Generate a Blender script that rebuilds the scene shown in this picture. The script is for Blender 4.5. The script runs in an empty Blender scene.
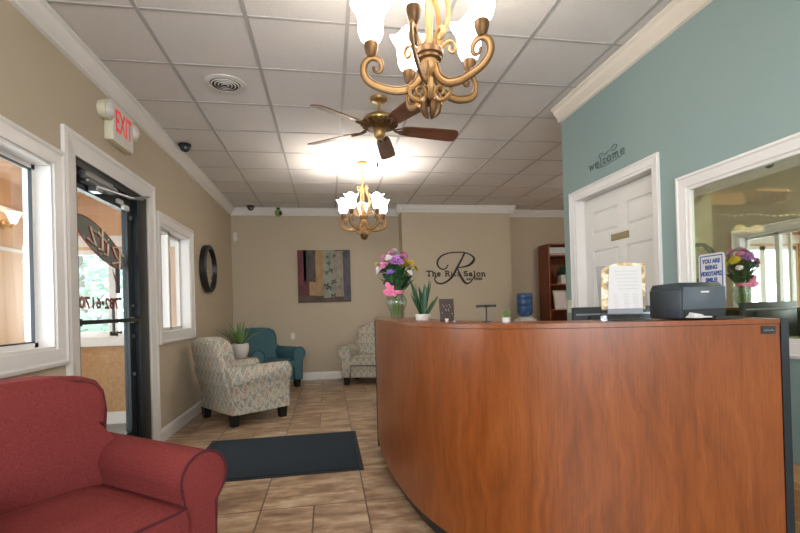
import bpy, bmesh, math, random
from mathutils import Vector, Matrix

random.seed(7)
PI = math.pi
scene = bpy.context.scene
COL = scene.collection

# ------------------------------------------------------------------ camera
EYE = 1.22
cam_data = bpy.data.cameras.new('camera')
cam_data.sensor_width = 36.0
cam_data.lens = 457.84 / 800 * 36.0
cam_data.shift_x = -0.0081
cam_data.shift_y = 0.0479
cam_data.clip_start = 0.05
cam = bpy.data.objects.new('camera', cam_data)
COL.objects.link(cam)
_yaw, _pitch, _roll = 0.16944, 0.005794, -0.02814
_f = Vector((math.sin(_yaw) * math.cos(_pitch), math.cos(_yaw) * math.cos(_pitch), math.sin(_pitch)))
_r0 = Vector((math.cos(_yaw), -math.sin(_yaw), 0))
_u0 = _r0.cross(_f)
_r = _r0 * math.cos(_roll) + _u0 * math.sin(_roll)
_u = -_r0 * math.sin(_roll) + _u0 * math.cos(_roll)
cam.matrix_world = Matrix(((_r.x, _u.x, -_f.x, 0), (_r.y, _u.y, -_f.y, 0), (_r.z, _u.z, -_f.z, EYE), (0, 0, 0, 1)))
scene.camera = cam

# ------------------------------------------------------------------ light and exposure
scene.view_settings.view_transform = 'Standard'
scene.view_settings.look = 'None'
scene.view_settings.gamma = 1.0
scene.view_settings.use_curve_mapping = False
scene.view_settings.exposure = 1.32
world = bpy.data.worlds.new('overcast_sky')
scene.world = world
world.use_nodes = True
bg = world.node_tree.nodes['Background']
bg.inputs[0].default_value = (0.80, 0.90, 1.0, 1)
bg.inputs[1].default_value = 2.2
LAMP_NEAR, LAMP_FAR = 1.3, 2.6        # watts per chandelier bulb
def area_light(name, loc, rot, sx, sy, watts, color):
    d = bpy.data.lights.new(name, 'AREA')
    d.shape = 'RECTANGLE'
    d.size, d.size_y, d.energy, d.color = sx, sy, watts, color
    o = bpy.data.objects.new(name, d)
    o.location, o.rotation_euler = loc, rot
    COL.objects.link(o)
    return o
# added fill at an unseen rear window opening; daylight through the porch windows
area_light('rear_fill', (0.2, -3.12, 1.75), (PI / 2, 0, 0), 3.2, 1.7, 58, (0.97, 0.98, 1.0))
area_light('daylight_porch', (-3.55, 2.5, 1.45), (0, -PI / 2, 0), 2.2, 2.6, 22, (1.0, 0.98, 0.96))
_o = bpy.data.lights.new('office_fill', 'POINT'); _o.energy = 130; _o.shadow_soft_size = .1; _o.color = (1.0, .86, .66)  # unseen point light added to brighten what stands behind the mirror; no fixture
_oo = bpy.data.objects.new('office_fill', _o); _oo.location = (3.3, 1.3, 2.7); COL.objects.link(_oo)
_a = bpy.data.lights.new('alcove_fill', 'POINT'); _a.energy = 14; _a.shadow_soft_size = .12; _a.color = (1.0, .95, .88)  # added out of view to lift the alcove walls, without a fixture
_ao = bpy.data.objects.new('alcove_fill', _a); _ao.location = (4.4, 5.6, 2.85); COL.objects.link(_ao)
area_light('daylight_porch_end', (-2.75, 6.55, 1.5), (-PI / 2, 0, 0), 1.0, 1.1, 8, (0.95, 0.98, 1.0))

# ------------------------------------------------------------------ materials
def lin(c):
    if isinstance(c, str):
        c = [int(c[i:i + 2], 16) / 255 for i in (0, 2, 4)]
    return tuple(x / 12.92 if x <= 0.04045 else ((x + 0.055) / 1.055) ** 2.4 for x in c[:3]) + (1,)
class NT:
    def __init__(s, m):
        s.t = m.node_tree
    def n(s, kind, **kw):
        nd = s.t.nodes.new('ShaderNode' + kind)
        for k, v in kw.items():
            if k.startswith('i_'):
                nd.inputs[k[2:].replace('_', ' ')].default_value = v
            elif k.startswith('x') and k[1:].isdigit():
                nd.inputs[int(k[1:])].default_value = v
            else:
                setattr(nd, k, v)
        return nd
    def l(s, a, b):
        s.t.links.new(a, b)
    def math(s, op, a, b=None, c=None):
        nd = s.n('Math', operation=op)
        for i, v in enumerate((a, b, c)):
            if v is None: continue
            if hasattr(v, 'links'): s.l(v, nd.inputs[i])
            else: nd.inputs[i].default_value = v
        return nd.outputs[0]
    def ramp(s, fac, stops, interp='LINEAR'):
        r = s.n('ValToRGB')
        r.color_ramp.interpolation = interp
        e = r.color_ramp.elements
        while len(e) < len(stops): e.new(0.5)
        for el, (p, c) in zip(e, stops):
            el.position = p; el.color = lin(c)
        s.l(fac, r.inputs[0])
        return r.outputs[0]
    def mix(s, fac, a, b, mode='MIX'):
        nd = s.n('Mix', data_type='RGBA', blend_type=mode)
        for i, v in ((0, fac), (6, a), (7, b)):
            if hasattr(v, 'links'): s.l(v, nd.inputs[i])
            else: nd.inputs[i].default_value = v if i == 0 else (lin(v) if isinstance(v, str) else v)
        return nd.outputs[2]
def base(name, color, rough=0.5, metal=0.0, spec=0.5, **kw):
    m = bpy.data.materials.new(name)
    m.use_nodes = True
    b = m.node_tree.nodes['Principled BSDF']
    b.inputs['Base Color'].default_value = lin(color)
    b.inputs['Roughness'].default_value = rough
    b.inputs['Metallic'].default_value = metal
    b.inputs['Specular IOR Level'].default_value = spec
    for k, v in kw.items():
        b.inputs[k.replace('_', ' ')].default_value = v
    return m, b, NT(m)
def bump(nt, b, height, strength=0.3, dist=0.01):
    bp = nt.n('Bump')
    bp.inputs['Strength'].default_value = strength
    bp.inputs['Distance'].default_value = dist
    nt.l(height, bp.inputs['Height'])
    nt.l(bp.outputs[0], b.inputs['Normal'])
def coords(nt, kind='Object', scale=(1, 1, 1), loc=(0, 0, 0), rot=(0, 0, 0)):
    tc = nt.n('TexCoord'); mp = nt.n('Mapping')
    mp.inputs['Scale'].default_value = scale
    mp.inputs['Location'].default_value = loc
    mp.inputs['Rotation'].default_value = rot
    nt.l(tc.outputs[kind], mp.inputs[0])
    return mp.outputs[0]
def noise(nt, vec, scale, detail=3, rough=0.5):
    n = nt.n('TexNoise')
    n.inputs['Scale'].default_value = scale; n.inputs['Detail'].default_value = detail
    n.inputs['Roughness'].default_value = rough
    nt.l(vec, n.inputs['Vector'])
    return n.outputs[0]
def plain(name, color, rough=0.5, metal=0.0, var=0.06, nscale=20, bmp=0.0, bscale=60, **kw):
    m, b, nt = base(name, color, rough, metal, **kw)
    v = coords(nt)
    f = noise(nt, v, nscale)
    c = lin(color)
    dark = tuple(x * (1 - var) for x in c[:3]) + (1,); light = tuple(min(1, x * (1 + var)) for x in c[:3]) + (1,)
    nt.l(nt.mix(f, dark, light), b.inputs['Base Color'])
    if bmp:
        bump(nt, b, noise(nt, v, bscale, 2), bmp, 0.004)
    return m
def emit(name, color, strength):
    m, b, nt = base(name, color, 0.5)
    b.inputs['Emission Color'].default_value = lin(color)
    b.inputs['Emission Strength'].default_value = strength
    return m

M = {}
M['tan_wall'] = plain('tan_paint', 'BDAF98', 0.75, var=0.03, nscale=3, bmp=0.12, bscale=180)
M['teal_wall'] = plain('grey_green_paint', '8BA09C', 0.7, var=0.03, nscale=2, bmp=0.12, bscale=180)
M['white_trim'] = plain('white_gloss_paint', 'E6E3DF', 0.35, var=0.02)
M['cream_trim'] = plain('cream_gloss_paint', 'E9DFD0', 0.4, var=0.02)
M['door_white'] = plain('door_white_paint', 'E2DFD9', 0.4, var=0.02)
M['grid'] = plain('grey_ceiling_grid', 'B2B0AE', 0.5, var=0.03)
M['brass'] = plain('antique_brass', 'BE9E66', 0.36, 0.75, var=0.25, nscale=40)
M['gold'] = plain('gilded_scroll_metal', 'B08A58', 0.5, 0.45, var=0.3, nscale=30)
M['dark_gold'] = plain('brown_antique_gold', '6E5030', 0.45, 0.5, var=0.25, nscale=30)
M['black'] = plain('black_plastic', '1A1C20', 0.4, var=0.1)
M['black_lam'] = plain('black_laminate', '1B2024', 0.45, var=0.1)
M['charcoal'] = plain('charcoal_plastic', '2C333A', 0.42, var=0.06)
M['slate'] = plain('slate_grey_plastic', '525C66', 0.38, var=0.05)
M['black_metal'] = plain('black_door_metal', '1D2326', 0.35, 0.3, var=0.1)
M['plate_brass'] = plain('tarnished_brass', '9A8A66', 0.4, 0.5)
M['steel'] = plain('brushed_steel', '9C9FA2', 0.3, 0.9, var=0.1)
M['black_wood'] = plain('black_stained_wood', '15120F', 0.4, var=0.2)
M['ceramic'] = plain('white_ceramic', 'DEDAD2', 0.3, var=0.04)
M['cream_plastic'] = plain('cream_plastic', 'D9D4BC', 0.4, var=0.02)
M['white_plastic'] = plain('white_plastic', 'DEDBD5', 0.4, var=0.02)
M['paper'] = plain('white_paper', 'D2D1D0', 0.7, var=0.02)
M['grey_ink'] = plain('grey_printing', 'C2C2C6', 0.7)
M['blue_ink'] = plain('blue_printing', '2B4C94', 0.6)
M['red_ink'] = plain('red_printing', '9A2A22', 0.6, var=0.1)
M['logo_ink'] = plain('black_vinyl_lettering', '22201E', 0.5)
M['silver_vinyl'] = plain('silver_grey_vinyl', '8E908C', 0.6, var=0.15, nscale=12)
M['grey_vinyl'] = plain('dark_grey_vinyl', '4E5A58', 0.6)
M['leaf_dark'] = plain('dark_green_leaf', '2C5233', 0.4, var=0.35, nscale=30)
M['leaf_mid'] = plain('mid_green_leaf', '4F7A3A', 0.45, var=0.3, nscale=30)
M['leaf_pale'] = plain('pale_green_leaf', '7E9A5A', 0.5, var=0.3, nscale=30)
M['stem'] = plain('green_stem', '6F8A3C', 0.5, var=0.2)
M['soil'] = plain('potting_soil', '3A2A1E', 0.9, var=0.3)
M['f_pink'] = plain('pink_petal', 'E58CB4', 0.6, var=0.15, nscale=60)
M['f_purple'] = plain('purple_petal', 'B673C4', 0.6, var=0.2, nscale=60)
M['f_violet'] = plain('violet_petal', '8E6FC0', 0.6, var=0.2, nscale=60)
M['f_yellow'] = plain('yellow_petal', 'E6C42C', 0.6, var=0.15, nscale=60)
M['f_white'] = plain('white_petal', 'EFE4E8', 0.6, var=0.08, nscale=60)
M['ribbon'] = plain('pink_satin_ribbon', 'EE7FA8', 0.35, var=0.12)
M['mat_rug'] = plain('dark_entrance_matting', '14242E', 0.95, var=0.35, nscale=140, bmp=0.6, bscale=300)
M['mat_edge'] = plain('black_rubber_edging', '14181B', 0.7)
M['bottle'] = plain('blue_water_bottle', '4A7CB8', 0.1, var=0.1, spec=0.8, Transmission_Weight=0.4)
M['snow'] = plain('snowy_ground', 'E8ECEF', 0.9, var=0.05, nscale=2)
M['frost_leaf'] = plain('frosted_leaf', 'AFC4B4', 0.7, var=0.35, nscale=2)
M['frost_leaf_b'] = plain('pale_blue_green_leaf', 'C9D6DA', 0.7, var=0.25, nscale=2)
M['bark'] = plain('grey_bark', '8D8680', 0.9, var=0.3)
M['porch_floor'] = plain('grey_porch_floor', '8F9598', 0.7, var=0.1)
M['office_wall'] = plain('olive_office_paint', '46463A', 0.8, var=0.04)
M['tan_box'] = plain('honey_wood', 'C08C54', 0.5, var=0.15, nscale=8)
M['gold_print'] = None

def ceiling_tile():
    m, b, nt = base('mineral_fibre_tile', 'D6D2CF', 0.9, 0, 0.2)
    v = coords(nt)
    f = noise(nt, v, 130, 3)
    c = nt.ramp(f, [(0.3, 'D2CFCD'), (0.6, 'E2DFDD')])
    big = noise(nt, v, 0.8, 1)
    nt.l(nt.mix(big, c, nt.mix(0.9, c, 'E4DFDB')), b.inputs['Base Color'])
    bump(nt, b, f, 0.35, 0.004)
    return m
M['tile'] = ceiling_tile()

def floor_tile():
    m, b, nt = base('travertine_look_floor_tile', 'A98A68', 0.34)
    v = coords(nt)
    S = 0.642
    sx = nt.n('SeparateXYZ'); nt.l(v, sx.inputs[0])
    u = nt.math('DIVIDE', nt.math('ADD', sx.outputs[0], 0.44 + 50 * S), S)
    w = nt.math('DIVIDE', nt.math('SUBTRACT', sx.outputs[1], 2.93 - 50 * S), S)
    cu, cw = nt.math('FLOOR', u), nt.math('FLOOR', w)
    fu, fw = nt.math('FRACT', u), nt.math('FRACT', w)
    par = nt.math('MODULO', nt.math('ADD', cu, nt.math('MULTIPLY', cw, 1.0)), 2.0)
    half_on = nt.math('GREATER_THAN', par, 0.5)
    # half the squares are split in two by an extra joint
    fu2 = nt.math('FRACT', nt.math('MULTIPLY', fu, 2.0))
    def joint(f, size):
        d = nt.math('MINIMUM', f, nt.math('SUBTRACT', 1.0, f))
        return nt.math('LESS_THAN', nt.math('MULTIPLY', d, size), 0.0045)
    j = nt.math('MAXIMUM', joint(fu, S), joint(fw, S))
    j = nt.math('MAXIMUM', j, nt.math('MULTIPLY', half_on, joint(fu2, S / 2)))
    idx = nt.math('ADD', nt.math('MULTIPLY', cu, 7.3), nt.math('ADD', nt.math('MULTIPLY', cw, 3.1), nt.math('MULTIPLY', half_on, nt.math('FLOOR', nt.math('MULTIPLY', fu, 2.0)))))
    wn = nt.n('TexWhiteNoise', noise_dimensions='1D'); nt.l(idx, wn.inputs['W'])
    off = nt.n('CombineXYZ'); nt.l(nt.math('MULTIPLY', wn.outputs[0], 9.0), off.inputs[2])
    add = nt.n('VectorMath', operation='ADD'); nt.l(v, add.inputs[0]); nt.l(off.outputs[0], add.inputs[1])
    st = nt.n('Mapping'); st.inputs['Scale'].default_value = (1.0, 2.6, 1.0); st.inputs['Rotation'].default_value = (0, 0, 0.35)
    nt.l(add.outputs[0], st.inputs[0])
    f = noise(nt, st.outputs[0], 4.2, 7, 0.62)
    c = nt.ramp(f, [(0.30, '54402F'), (0.42, '8A6646'), (0.53, 'AE8E6C'), (0.66, 'D2BD9F')])
    tint = nt.ramp(wn.outputs[0], [(0.0, '8A7C70'), (1.0, 'C4B5A4')])
    c = nt.mix(0.18, c, tint)
    c = nt.mix(j, c, '57493D')
    nt.l(c, b.inputs['Base Color'])
    bump(nt, b, nt.math('SUBTRACT', nt.math('MULTIPLY', f, 0.3), j), 0.3, 0.004)
    return m
M['floor'] = floor_tile()

def cherry():
    m, b, nt = base('cherry_laminate', 'B4622F', 0.34, 0, 0.5)
    v = coords(nt, 'UV', (1, 1, 1))
    warp = noise(nt, coords(nt, 'UV', (2.2, 0.9, 1)), 1.6, 4, 0.5)
    mp = nt.n('Mapping'); mp.inputs['Scale'].default_value = (13.0, 1.3, 1); nt.l(v, mp.inputs[0])
    off = nt.n('VectorMath', operation='MULTIPLY_ADD')
    cb = nt.n('CombineXYZ'); nt.l(warp, cb.inputs[0])
    nt.l(cb.outputs[0], off.inputs[0]); off.inputs[1].default_value = (4.5, 0, 0); nt.l(mp.outputs[0], off.inputs[2])
    g = noise(nt, off.outputs[0], 1.5, 6, 0.55)
    fine = noise(nt, coords(nt, 'UV', (150, 5, 1)), 1.0, 3, 0.6)
    c = nt.ramp(g, [(0.25, '643110'), (0.45, '7F4116'), (0.58, '8E4B1C'), (0.78, 'A05B29')])
    c2 = nt.ramp(fine, [(0.35, '6E3613'), (0.6, '985322')])
    nt.l(nt.mix(0.3, c, c2), b.inputs['Base Color'])
    b.inputs['Coat Weight'].default_value = 0.2
    b.inputs['Coat Roughness'].default_value = 0.22
    return m
M['cherry'] = cherry()

def wood(name, a, c2, rough=0.4, axis=2, sc=14):
    m, b, nt = base(name, a, rough)
    s = [sc, sc, sc]; s[axis] = sc * 0.08
    f = noise(nt, coords(nt, 'Object', tuple(s)), 1.0, 5, 0.6)
    nt.l(nt.ramp(f, [(0.3, a), (0.7, c2)]), b.inputs['Base Color'])
    return m
M['mahogany'] = wood('mahogany_veneer', '74371F', '945030', 0.4)
M['blade_wood'] = _bw = wood('walnut_fan_blade', '5E3826', '80523C', 0.28, axis=0)
_bw.node_tree.nodes['Principled BSDF'].inputs['Coat Weight'].default_value = 0.5
M['porch_boards'] = wood('orange_pine_boards', 'C79A74', 'DDB491', 0.6, 2, 9)
M['porch_panel'] = plain('chipboard_panel', 'B98F63', 0.7, var=0.35, nscale=26)
M['oak'] = wood('oak_crate_wood', 'A87848', 'C89A66', 0.5, 1)
M['brown_board'] = plain('dark_brown_card', '3A241B', 0.6, var=0.2)

def fabric(name, a, c2, scale=260):
    m, b, nt = base(name, a, 0.95, 0, 0.15)
    b.inputs['Sheen Weight'].default_value = 0.0
    wv = nt.n('TexWave', wave_type='BANDS', bands_direction='X'); wv.inputs['Scale'].default_value = scale / 3
    wv.inputs['Distortion'].default_value = 1.5; wv.inputs['Detail'].default_value = 2
    nt.l(coords(nt), wv.inputs[0])
    wz = nt.n('TexWave', wave_type='BANDS', bands_direction='Z'); wz.inputs['Scale'].default_value = scale / 3
    wz.inputs['Distortion'].default_value = 1.5; wz.inputs['Detail'].default_value = 2
    nt.l(coords(nt), wz.inputs[0])
    h = nt.math('MULTIPLY', wv.outputs[1], wz.outputs[1])
    n = noise(nt, coords(nt), 200, 4, 0.75)
    nt.l(nt.ramp(nt.math('ADD', nt.math('MULTIPLY', n, 0.8), nt.math('MULTIPLY', h, 0.12)), [(0.28, a), (0.62, c2)]), b.inputs['Base Color'])
    bump(nt, b, nt.math('ADD', nt.math('MULTIPLY', h, 0.5), n), 0.18, 0.002)
    return m
M['red_fabric'] = fabric('red_woven_fabric', '682A2B', '91433F')
M['teal_fabric'] = fabric('dark_teal_woven_fabric', '3C5A63', '5A7F88')
M['red_welt'] = plain('dark_red_piping', '4E161F', 0.9)
M['teal_welt'] = plain('deep_teal_piping', '153640', 0.9)

def floral():
    m, b, nt = base('multicolour_medallion_fabric', 'C9C2AE', 0.95, 0, 0.15)
    v = coords(nt)
    sx = nt.n('SeparateXYZ'); nt.l(v, sx.inputs[0])
    P = 0.10
    u = nt.math('DIVIDE', nt.math('ADD', sx.outputs[0], nt.math('MULTIPLY', sx.outputs[1], 1.0)), P)
    w = nt.math('DIVIDE', nt.math('ADD', sx.outputs[2], nt.math('MULTIPLY', sx.outputs[1], 0.25)), P * 1.7)
    row = nt.math('FLOOR', w)
    u2 = nt.math('ADD', u, nt.math('MULTIPLY', nt.math('MODULO', nt.math('ADD', row, 100.0), 2.0), 0.5))
    cu = nt.math('FLOOR', u2)
    a = nt.math('SUBTRACT', nt.math('FRACT', u2), 0.5); c = nt.math('SUBTRACT', nt.math('FRACT', w), 0.5)
    # pointed medallions: radius shrinks towards the top
    d = nt.math('ADD', nt.math('ABSOLUTE', nt.math('MULTIPLY', a, nt.math('ADD', 1.0, nt.math('MULTIPLY', c, 0.9)))), nt.math('MULTIPLY', nt.math('ABSOLUTE', c), 0.75))
    d = nt.math('ADD', d, nt.math('MULTIPLY', nt.math('SUBTRACT', noise(nt, v, 60, 2), 0.5), 0.16))
    wn = nt.n('TexWhiteNoise', noise_dimensions='2D')
    cb = nt.n('CombineXYZ'); nt.l(cu, cb.inputs[0]); nt.l(row, cb.inputs[1]); nt.l(cb.outputs[0], wn.inputs['Vector'])
    inner = nt.ramp(wn.outputs[0], [(0.0, 'A9644E'), (0.3, '5E8088'), (0.55, 'B9A56A'), (0.75, 'A86A55'), (1.0, '4C6470')], 'CONSTANT')
    ring = nt.ramp(d, [(0.0, '3C4A58'), (0.07, 'D8D0BC'), (0.12, '000000'), (0.24, 'D6CDB8'), (0.32, '7C8E8A'), (0.37, 'CFC8B6'), (0.48, 'C6C0AE'), (0.54, '8E8F86')], 'CONSTANT')
    mask = nt.math('MULTIPLY', nt.math('GREATER_THAN', d, 0.12), nt.math('LESS_THAN', d, 0.24))
    col = nt.mix(mask, ring, inner)
    sp = nt.ramp(noise(nt, v, 75, 3), [(0.40, '6E7C80'), (0.48, 'CFC6B2'), (0.6, 'CFC6B2'), (0.66, 'A98A6E')])
    col = nt.mix(0.42, col, sp)
    nt.l(col, b.inputs['Base Color'])
    bump(nt, b, noise(nt, v, 400, 2), 0.3, 0.002)
    return m
M['floral'] = floral()
M['floral_welt'] = plain('sage_piping', '8E917F', 0.9)

def glass(name, tint=(1, 1, 1), refl=0.08, rough=0.0):
    m = bpy.data.materials.new(name); m.use_nodes = True
    t = m.node_tree; t.nodes.clear()
    o = t.nodes.new('ShaderNodeOutputMaterial'); mx = t.nodes.new('ShaderNodeMixShader')
    tr = t.nodes.new('ShaderNodeBsdfTransparent'); tr.inputs[0].default_value = tint + (1,)
    gl = t.nodes.new('ShaderNodeBsdfGlossy'); gl.inputs['Roughness'].default_value = rough
    fr = t.nodes.new('ShaderNodeLayerWeight'); fr.inputs[0].default_value = 0.5
    pw = t.nodes.new('ShaderNodeMath'); pw.operation = 'POWER'; pw.inputs[1].default_value = 5.0
    ma = t.nodes.new('ShaderNodeMath'); ma.operation = 'MULTIPLY_ADD'
    ma.inputs[1].default_value = 0.9; ma.inputs[2].default_value = refl / 2
    t.links.new(fr.outputs['Facing'], pw.inputs[0]); t.links.new(pw.outputs[0], ma.inputs[0]); t.links.new(ma.outputs[0], mx.inputs[0])
    t.links.new(tr.outputs[0], mx.inputs[1]); t.links.new(gl.outputs[0], mx.inputs[2]); t.links.new(mx.outputs[0], o.inputs[0])
    return m
M['glass'] = glass('clear_window_glass', (0.97, 0.99, 0.98))
M['vase_glass'] = glass('clear_vase_glass', (0.90, 0.95, 0.92), 0.12)
M['acrylic'] = glass('clear_acrylic', (0.82, 0.83, 0.86), 0.08)
def mirror():
    m = bpy.data.materials.new('one_way_mirror_glass'); m.use_nodes = True
    t = m.node_tree; t.nodes.clear()
    o = t.nodes.new('ShaderNodeOutputMaterial'); mx = t.nodes.new('ShaderNodeMixShader')
    tr = t.nodes.new('ShaderNodeBsdfTransparent'); tr.inputs[0].default_value = (0.85, 0.9, 0.8, 1)
    gl = t.nodes.new('ShaderNodeBsdfGlossy'); gl.inputs['Roughness'].default_value = 0.0
    gl.inputs['Color'].default_value = (0.88, 0.95, 0.86, 1)
    mx.inputs[0].default_value = 0.74
    t.links.new(tr.outputs[0], mx.inputs[1]); t.links.new(gl.outputs[0], mx.inputs[2]); t.links.new(mx.outputs[0], o.inputs[0])
    return m
M['mirror'] = mirror()
def shade_mat():
    m, b, nt = base('lit_frosted_glass', 'FFF6E6', 0.4)
    b.inputs['Emission Color'].default_value = lin('FFF8F0')
    b.inputs['Emission Strength'].default_value = 5.5
    return m
M['shade'] = shade_mat()
M['sconce_shade'] = emit('lit_sconce_glass', 'FFF0DC', 1.2)
M['bulb_dots'] = emit('small_warm_bulbs', 'FFE9C0', 2.2)
M['warm_shade'] = emit('warm_lamp_shade', 'E8C79A', 1.1)
def gold_print():
    m, b, nt = base('gold_marble_print', 'DCCFB4', 0.5)
    f = noise(nt, coords(nt, 'Object', (14, 14, 14)), 1.2, 4)
    nt.l(nt.ramp(f, [(0.38, '8E7E66'), (0.45, 'C8AC74'), (0.53, 'F0EADC'), (0.62, 'D9C08A')]), b.inputs['Base Color'])
    return m
M['gold_print'] = gold_print()
def clock_face():
    m, b, nt = base('aged_clock_dial', '9C927E', 0.5)
    f = noise(nt, coords(nt), 6, 5, 0.6)
    nt.l(nt.ramp(f, [(0.3, '8E8674'), (0.7, 'B4AB98')]), b.inputs['Base Color'])
    return m
M['dial'] = clock_face()
M['dial_mark'] = plain('faded_dial_print', '6E6656', 0.6)
def paint(name, a, c, sc=9):
    m, b, nt = base(name, a, 0.6)
    f = noise(nt, coords(nt, 'Object', (1, 1, 0.6)), sc, 6, 0.65)
    nt.l(nt.ramp(f, [(0.32, a), (0.68, c)]), b.inputs['Base Color'])
    return m
M['p_brown'] = paint('umber_paint', '3E2C20', '5E4630')
M['p_maroon'] = paint('maroon_paint', '4A1418', '6E2A26')
M['p_dark'] = paint('charcoal_brown_paint', '2C2420', '55473C')
M['p_gold'] = paint('ochre_paint', '86683C', 'A8875A')
M['p_grey'] = paint('sage_grey_paint', '6E7468', '9A9A86')
M['p_rose'] = paint('taupe_paint', '77685A', 'A3927C')
M['p_slate'] = paint('slate_violet_paint', '3C3A40', '5C5A60')
M['p_leaf'] = paint('dark_leaf_paint', '2A2E28', '3E4238')

# ------------------------------------------------------------------ mesh builder
class MB:
    def __init__(s):
        s.bm = bmesh.new(); s.mi = 0
        s.uv = None
    def _tag(s, n0):
        s.bm.faces.ensure_lookup_table()
        for f in s.bm.faces[n0:]: f.material_index = s.mi
    def box(s, x0, x1, y0, y1, z0, z1, bev=0.0, seg=2):
        n0 = len(s.bm.faces)
        vs = [s.bm.verts.new((x, y, z)) for x in (x0, x1) for y in (y0, y1) for z in (z0, z1)]
        idx = [(0, 1, 3, 2), (4, 6, 7, 5), (0, 4, 5, 1), (2, 3, 7, 6), (0, 2, 6, 4), (1, 5, 7, 3)]
        fs = [s.bm.faces.new([vs[i] for i in q]) for q in idx]
        if bev:
            es = list({e for f in fs for e in f.edges})
            bmesh.ops.bevel(s.bm, geom=es, offset=bev, segments=seg, affect='EDGES', profile=0.5)
        s._tag(n0)
        return s
    def hexa(s, p):      # eight points: bottom ring of 4, top ring of 4
        n0 = len(s.bm.faces)
        v = [s.bm.verts.new(q) for q in p]
        for q in ((3, 2, 1, 0), (4, 5, 6, 7), (0, 1, 5, 4), (1, 2, 6, 5), (2, 3, 7, 6), (3, 0, 4, 7)):
            s.bm.faces.new([v[i] for i in q])
        s._tag(n0); return s
    def prism(s, poly, a, b, fn, bev=0.0, seg=3):
        """polygon of 2-D points extruded between a and b; fn(u,v,w)->xyz"""
        n0 = len(s.bm.faces)
        A = [s.bm.verts.new(fn(u, v, a)) for u, v in poly]; B = [s.bm.verts.new(fn(u, v, b)) for u, v in poly]
        fa = s.bm.faces.new(A[::-1]); fb = s.bm.faces.new(B)
        n = len(poly)
        for i in range(n):
            s.bm.faces.new((A[i], A[(i + 1) % n], B[(i + 1) % n], B[i]))
        if bev:
            es = list(fa.edges) + list(fb.edges)
            bmesh.ops.bevel(s.bm, geom=es, offset=bev, segments=seg, affect='EDGES', profile=0.5)
        s._tag(n0); return s
    def tube(s, path, r, n=8, closed=False, flat=None, caps=True):
        """tube along a list of points; r number or list; flat=(axis Vector, factor) squeezes the section"""
        n0 = len(s.bm.faces)
        P = [Vector(p) for p in path]; k = len(P)
        R = r if isinstance(r, (list, tuple)) else [r] * k
        up = None; rings = []
        for i in range(k):
            if closed: t = P[(i + 1) % k] - P[i - 1]
            else: t = P[min(i + 1, k - 1)] - P[max(i - 1, 0)]
            if t.length < 1e-9: t = Vector((0, 0, 1))
            t.normalize()
            if up is None:
                up = Vector((0, 0, 1)) if abs(t.z) < 0.9 else Vector((1, 0, 0))
            up = (up - t * up.dot(t))
            if up.length < 1e-6: up = t.orthogonal()
            up.normalize(); sd = t.cross(up)
            ring = []
            for j in range(n):
                a = 2 * PI * j / n
                off = up * (math.cos(a) * R[i]) + sd * (math.sin(a) * R[i])
                if flat: off = off + flat[0] * (off.dot(flat[0]) * (flat[1] - 1))
                ring.append(s.bm.verts.new(P[i] + off))
            rings.append(ring)
        m = k if closed else k - 1
        for i in range(m):
            a, b = rings[i], rings[(i + 1) % k]
            for j in range(n):
                s.bm.faces.new((a[j], a[(j + 1) % n], b[(j + 1) % n], b[j]))
        if caps and not closed:
            s.bm.faces.new(rings[0][::-1]); s.bm.faces.new(rings[-1])
        s._tag(n0); return s
    def lathe(s, prof, c=(0, 0, 0), n=20, axis='z', wob=None, close=False):
        """profile of (radius, height); wob(angle, i)->factor"""
        n0 = len(s.bm.faces); rings = []
        for i, (r, h) in enumerate(prof):
            ring = []
            for j in range(n):
                a = 2 * PI * j / n
                rr = max(r, 1e-5) * (wob(a, i) if wob else 1)
                p = {'z': (rr * math.cos(a), rr * math.sin(a), h), 'x': (h, rr * math.cos(a), rr * math.sin(a)), 'y': (rr * math.sin(a), h, rr * math.cos(a))}[axis]
                ring.append(s.bm.verts.new((c[0] + p[0], c[1] + p[1], c[2] + p[2])))
            rings.append(ring)
        for a, b in zip(rings, rings[1:]):
            for j in range(n):
                s.bm.faces.new((a[j], a[(j + 1) % n], b[(j + 1) % n], b[j]))
        for rg, pr in ((rings[0], prof[0]), (rings[-1], prof[-1])):
            if pr[0] < 1e-4 or close:
                try: s.bm.faces.new(rg)
                except ValueError: pass
        s._tag(n0); return s
    def ball(s, c, r, sub=2, sc=(1, 1, 1)):
        n0 = len(s.bm.faces)
        bmesh.ops.create_icosphere(s.bm, subdivisions=sub, radius=1.0, matrix=Matrix.Translation(c) @ Matrix.Diagonal((r * sc[0], r * sc[1], r * sc[2], 1)))
        s._tag(n0); return s
    def strip(s, path, widths, side, thick=0.0, vee=0.0):
        """leaf or ribbon: centre path, half widths, side vector"""
        n0 = len(s.bm.faces); side = Vector(side); rows = []
        for i, (p, w) in enumerate(zip(path, widths)):
            p = Vector(p)
            t = Vector(path[min(i + 1, len(path) - 1)]) - Vector(path[max(i - 1, 0)])
            nrm = side.cross(t)
            if nrm.length > 1e-8: nrm.normalize()
            rows.append([s.bm.verts.new(p - side * w + nrm * vee * w), s.bm.verts.new(p), s.bm.verts.new(p + side * w + nrm * vee * w)])
        for a, b in zip(rows, rows[1:]):
            for j in (0, 1): s.bm.faces.new((a[j], a[j + 1], b[j + 1], b[j]))
        s._tag(n0); return s
    def poly(s, pts):
        n0 = len(s.bm.faces)
        s.bm.faces.new([s.bm.verts.new(p) for p in pts]); s._tag(n0); return s
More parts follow.
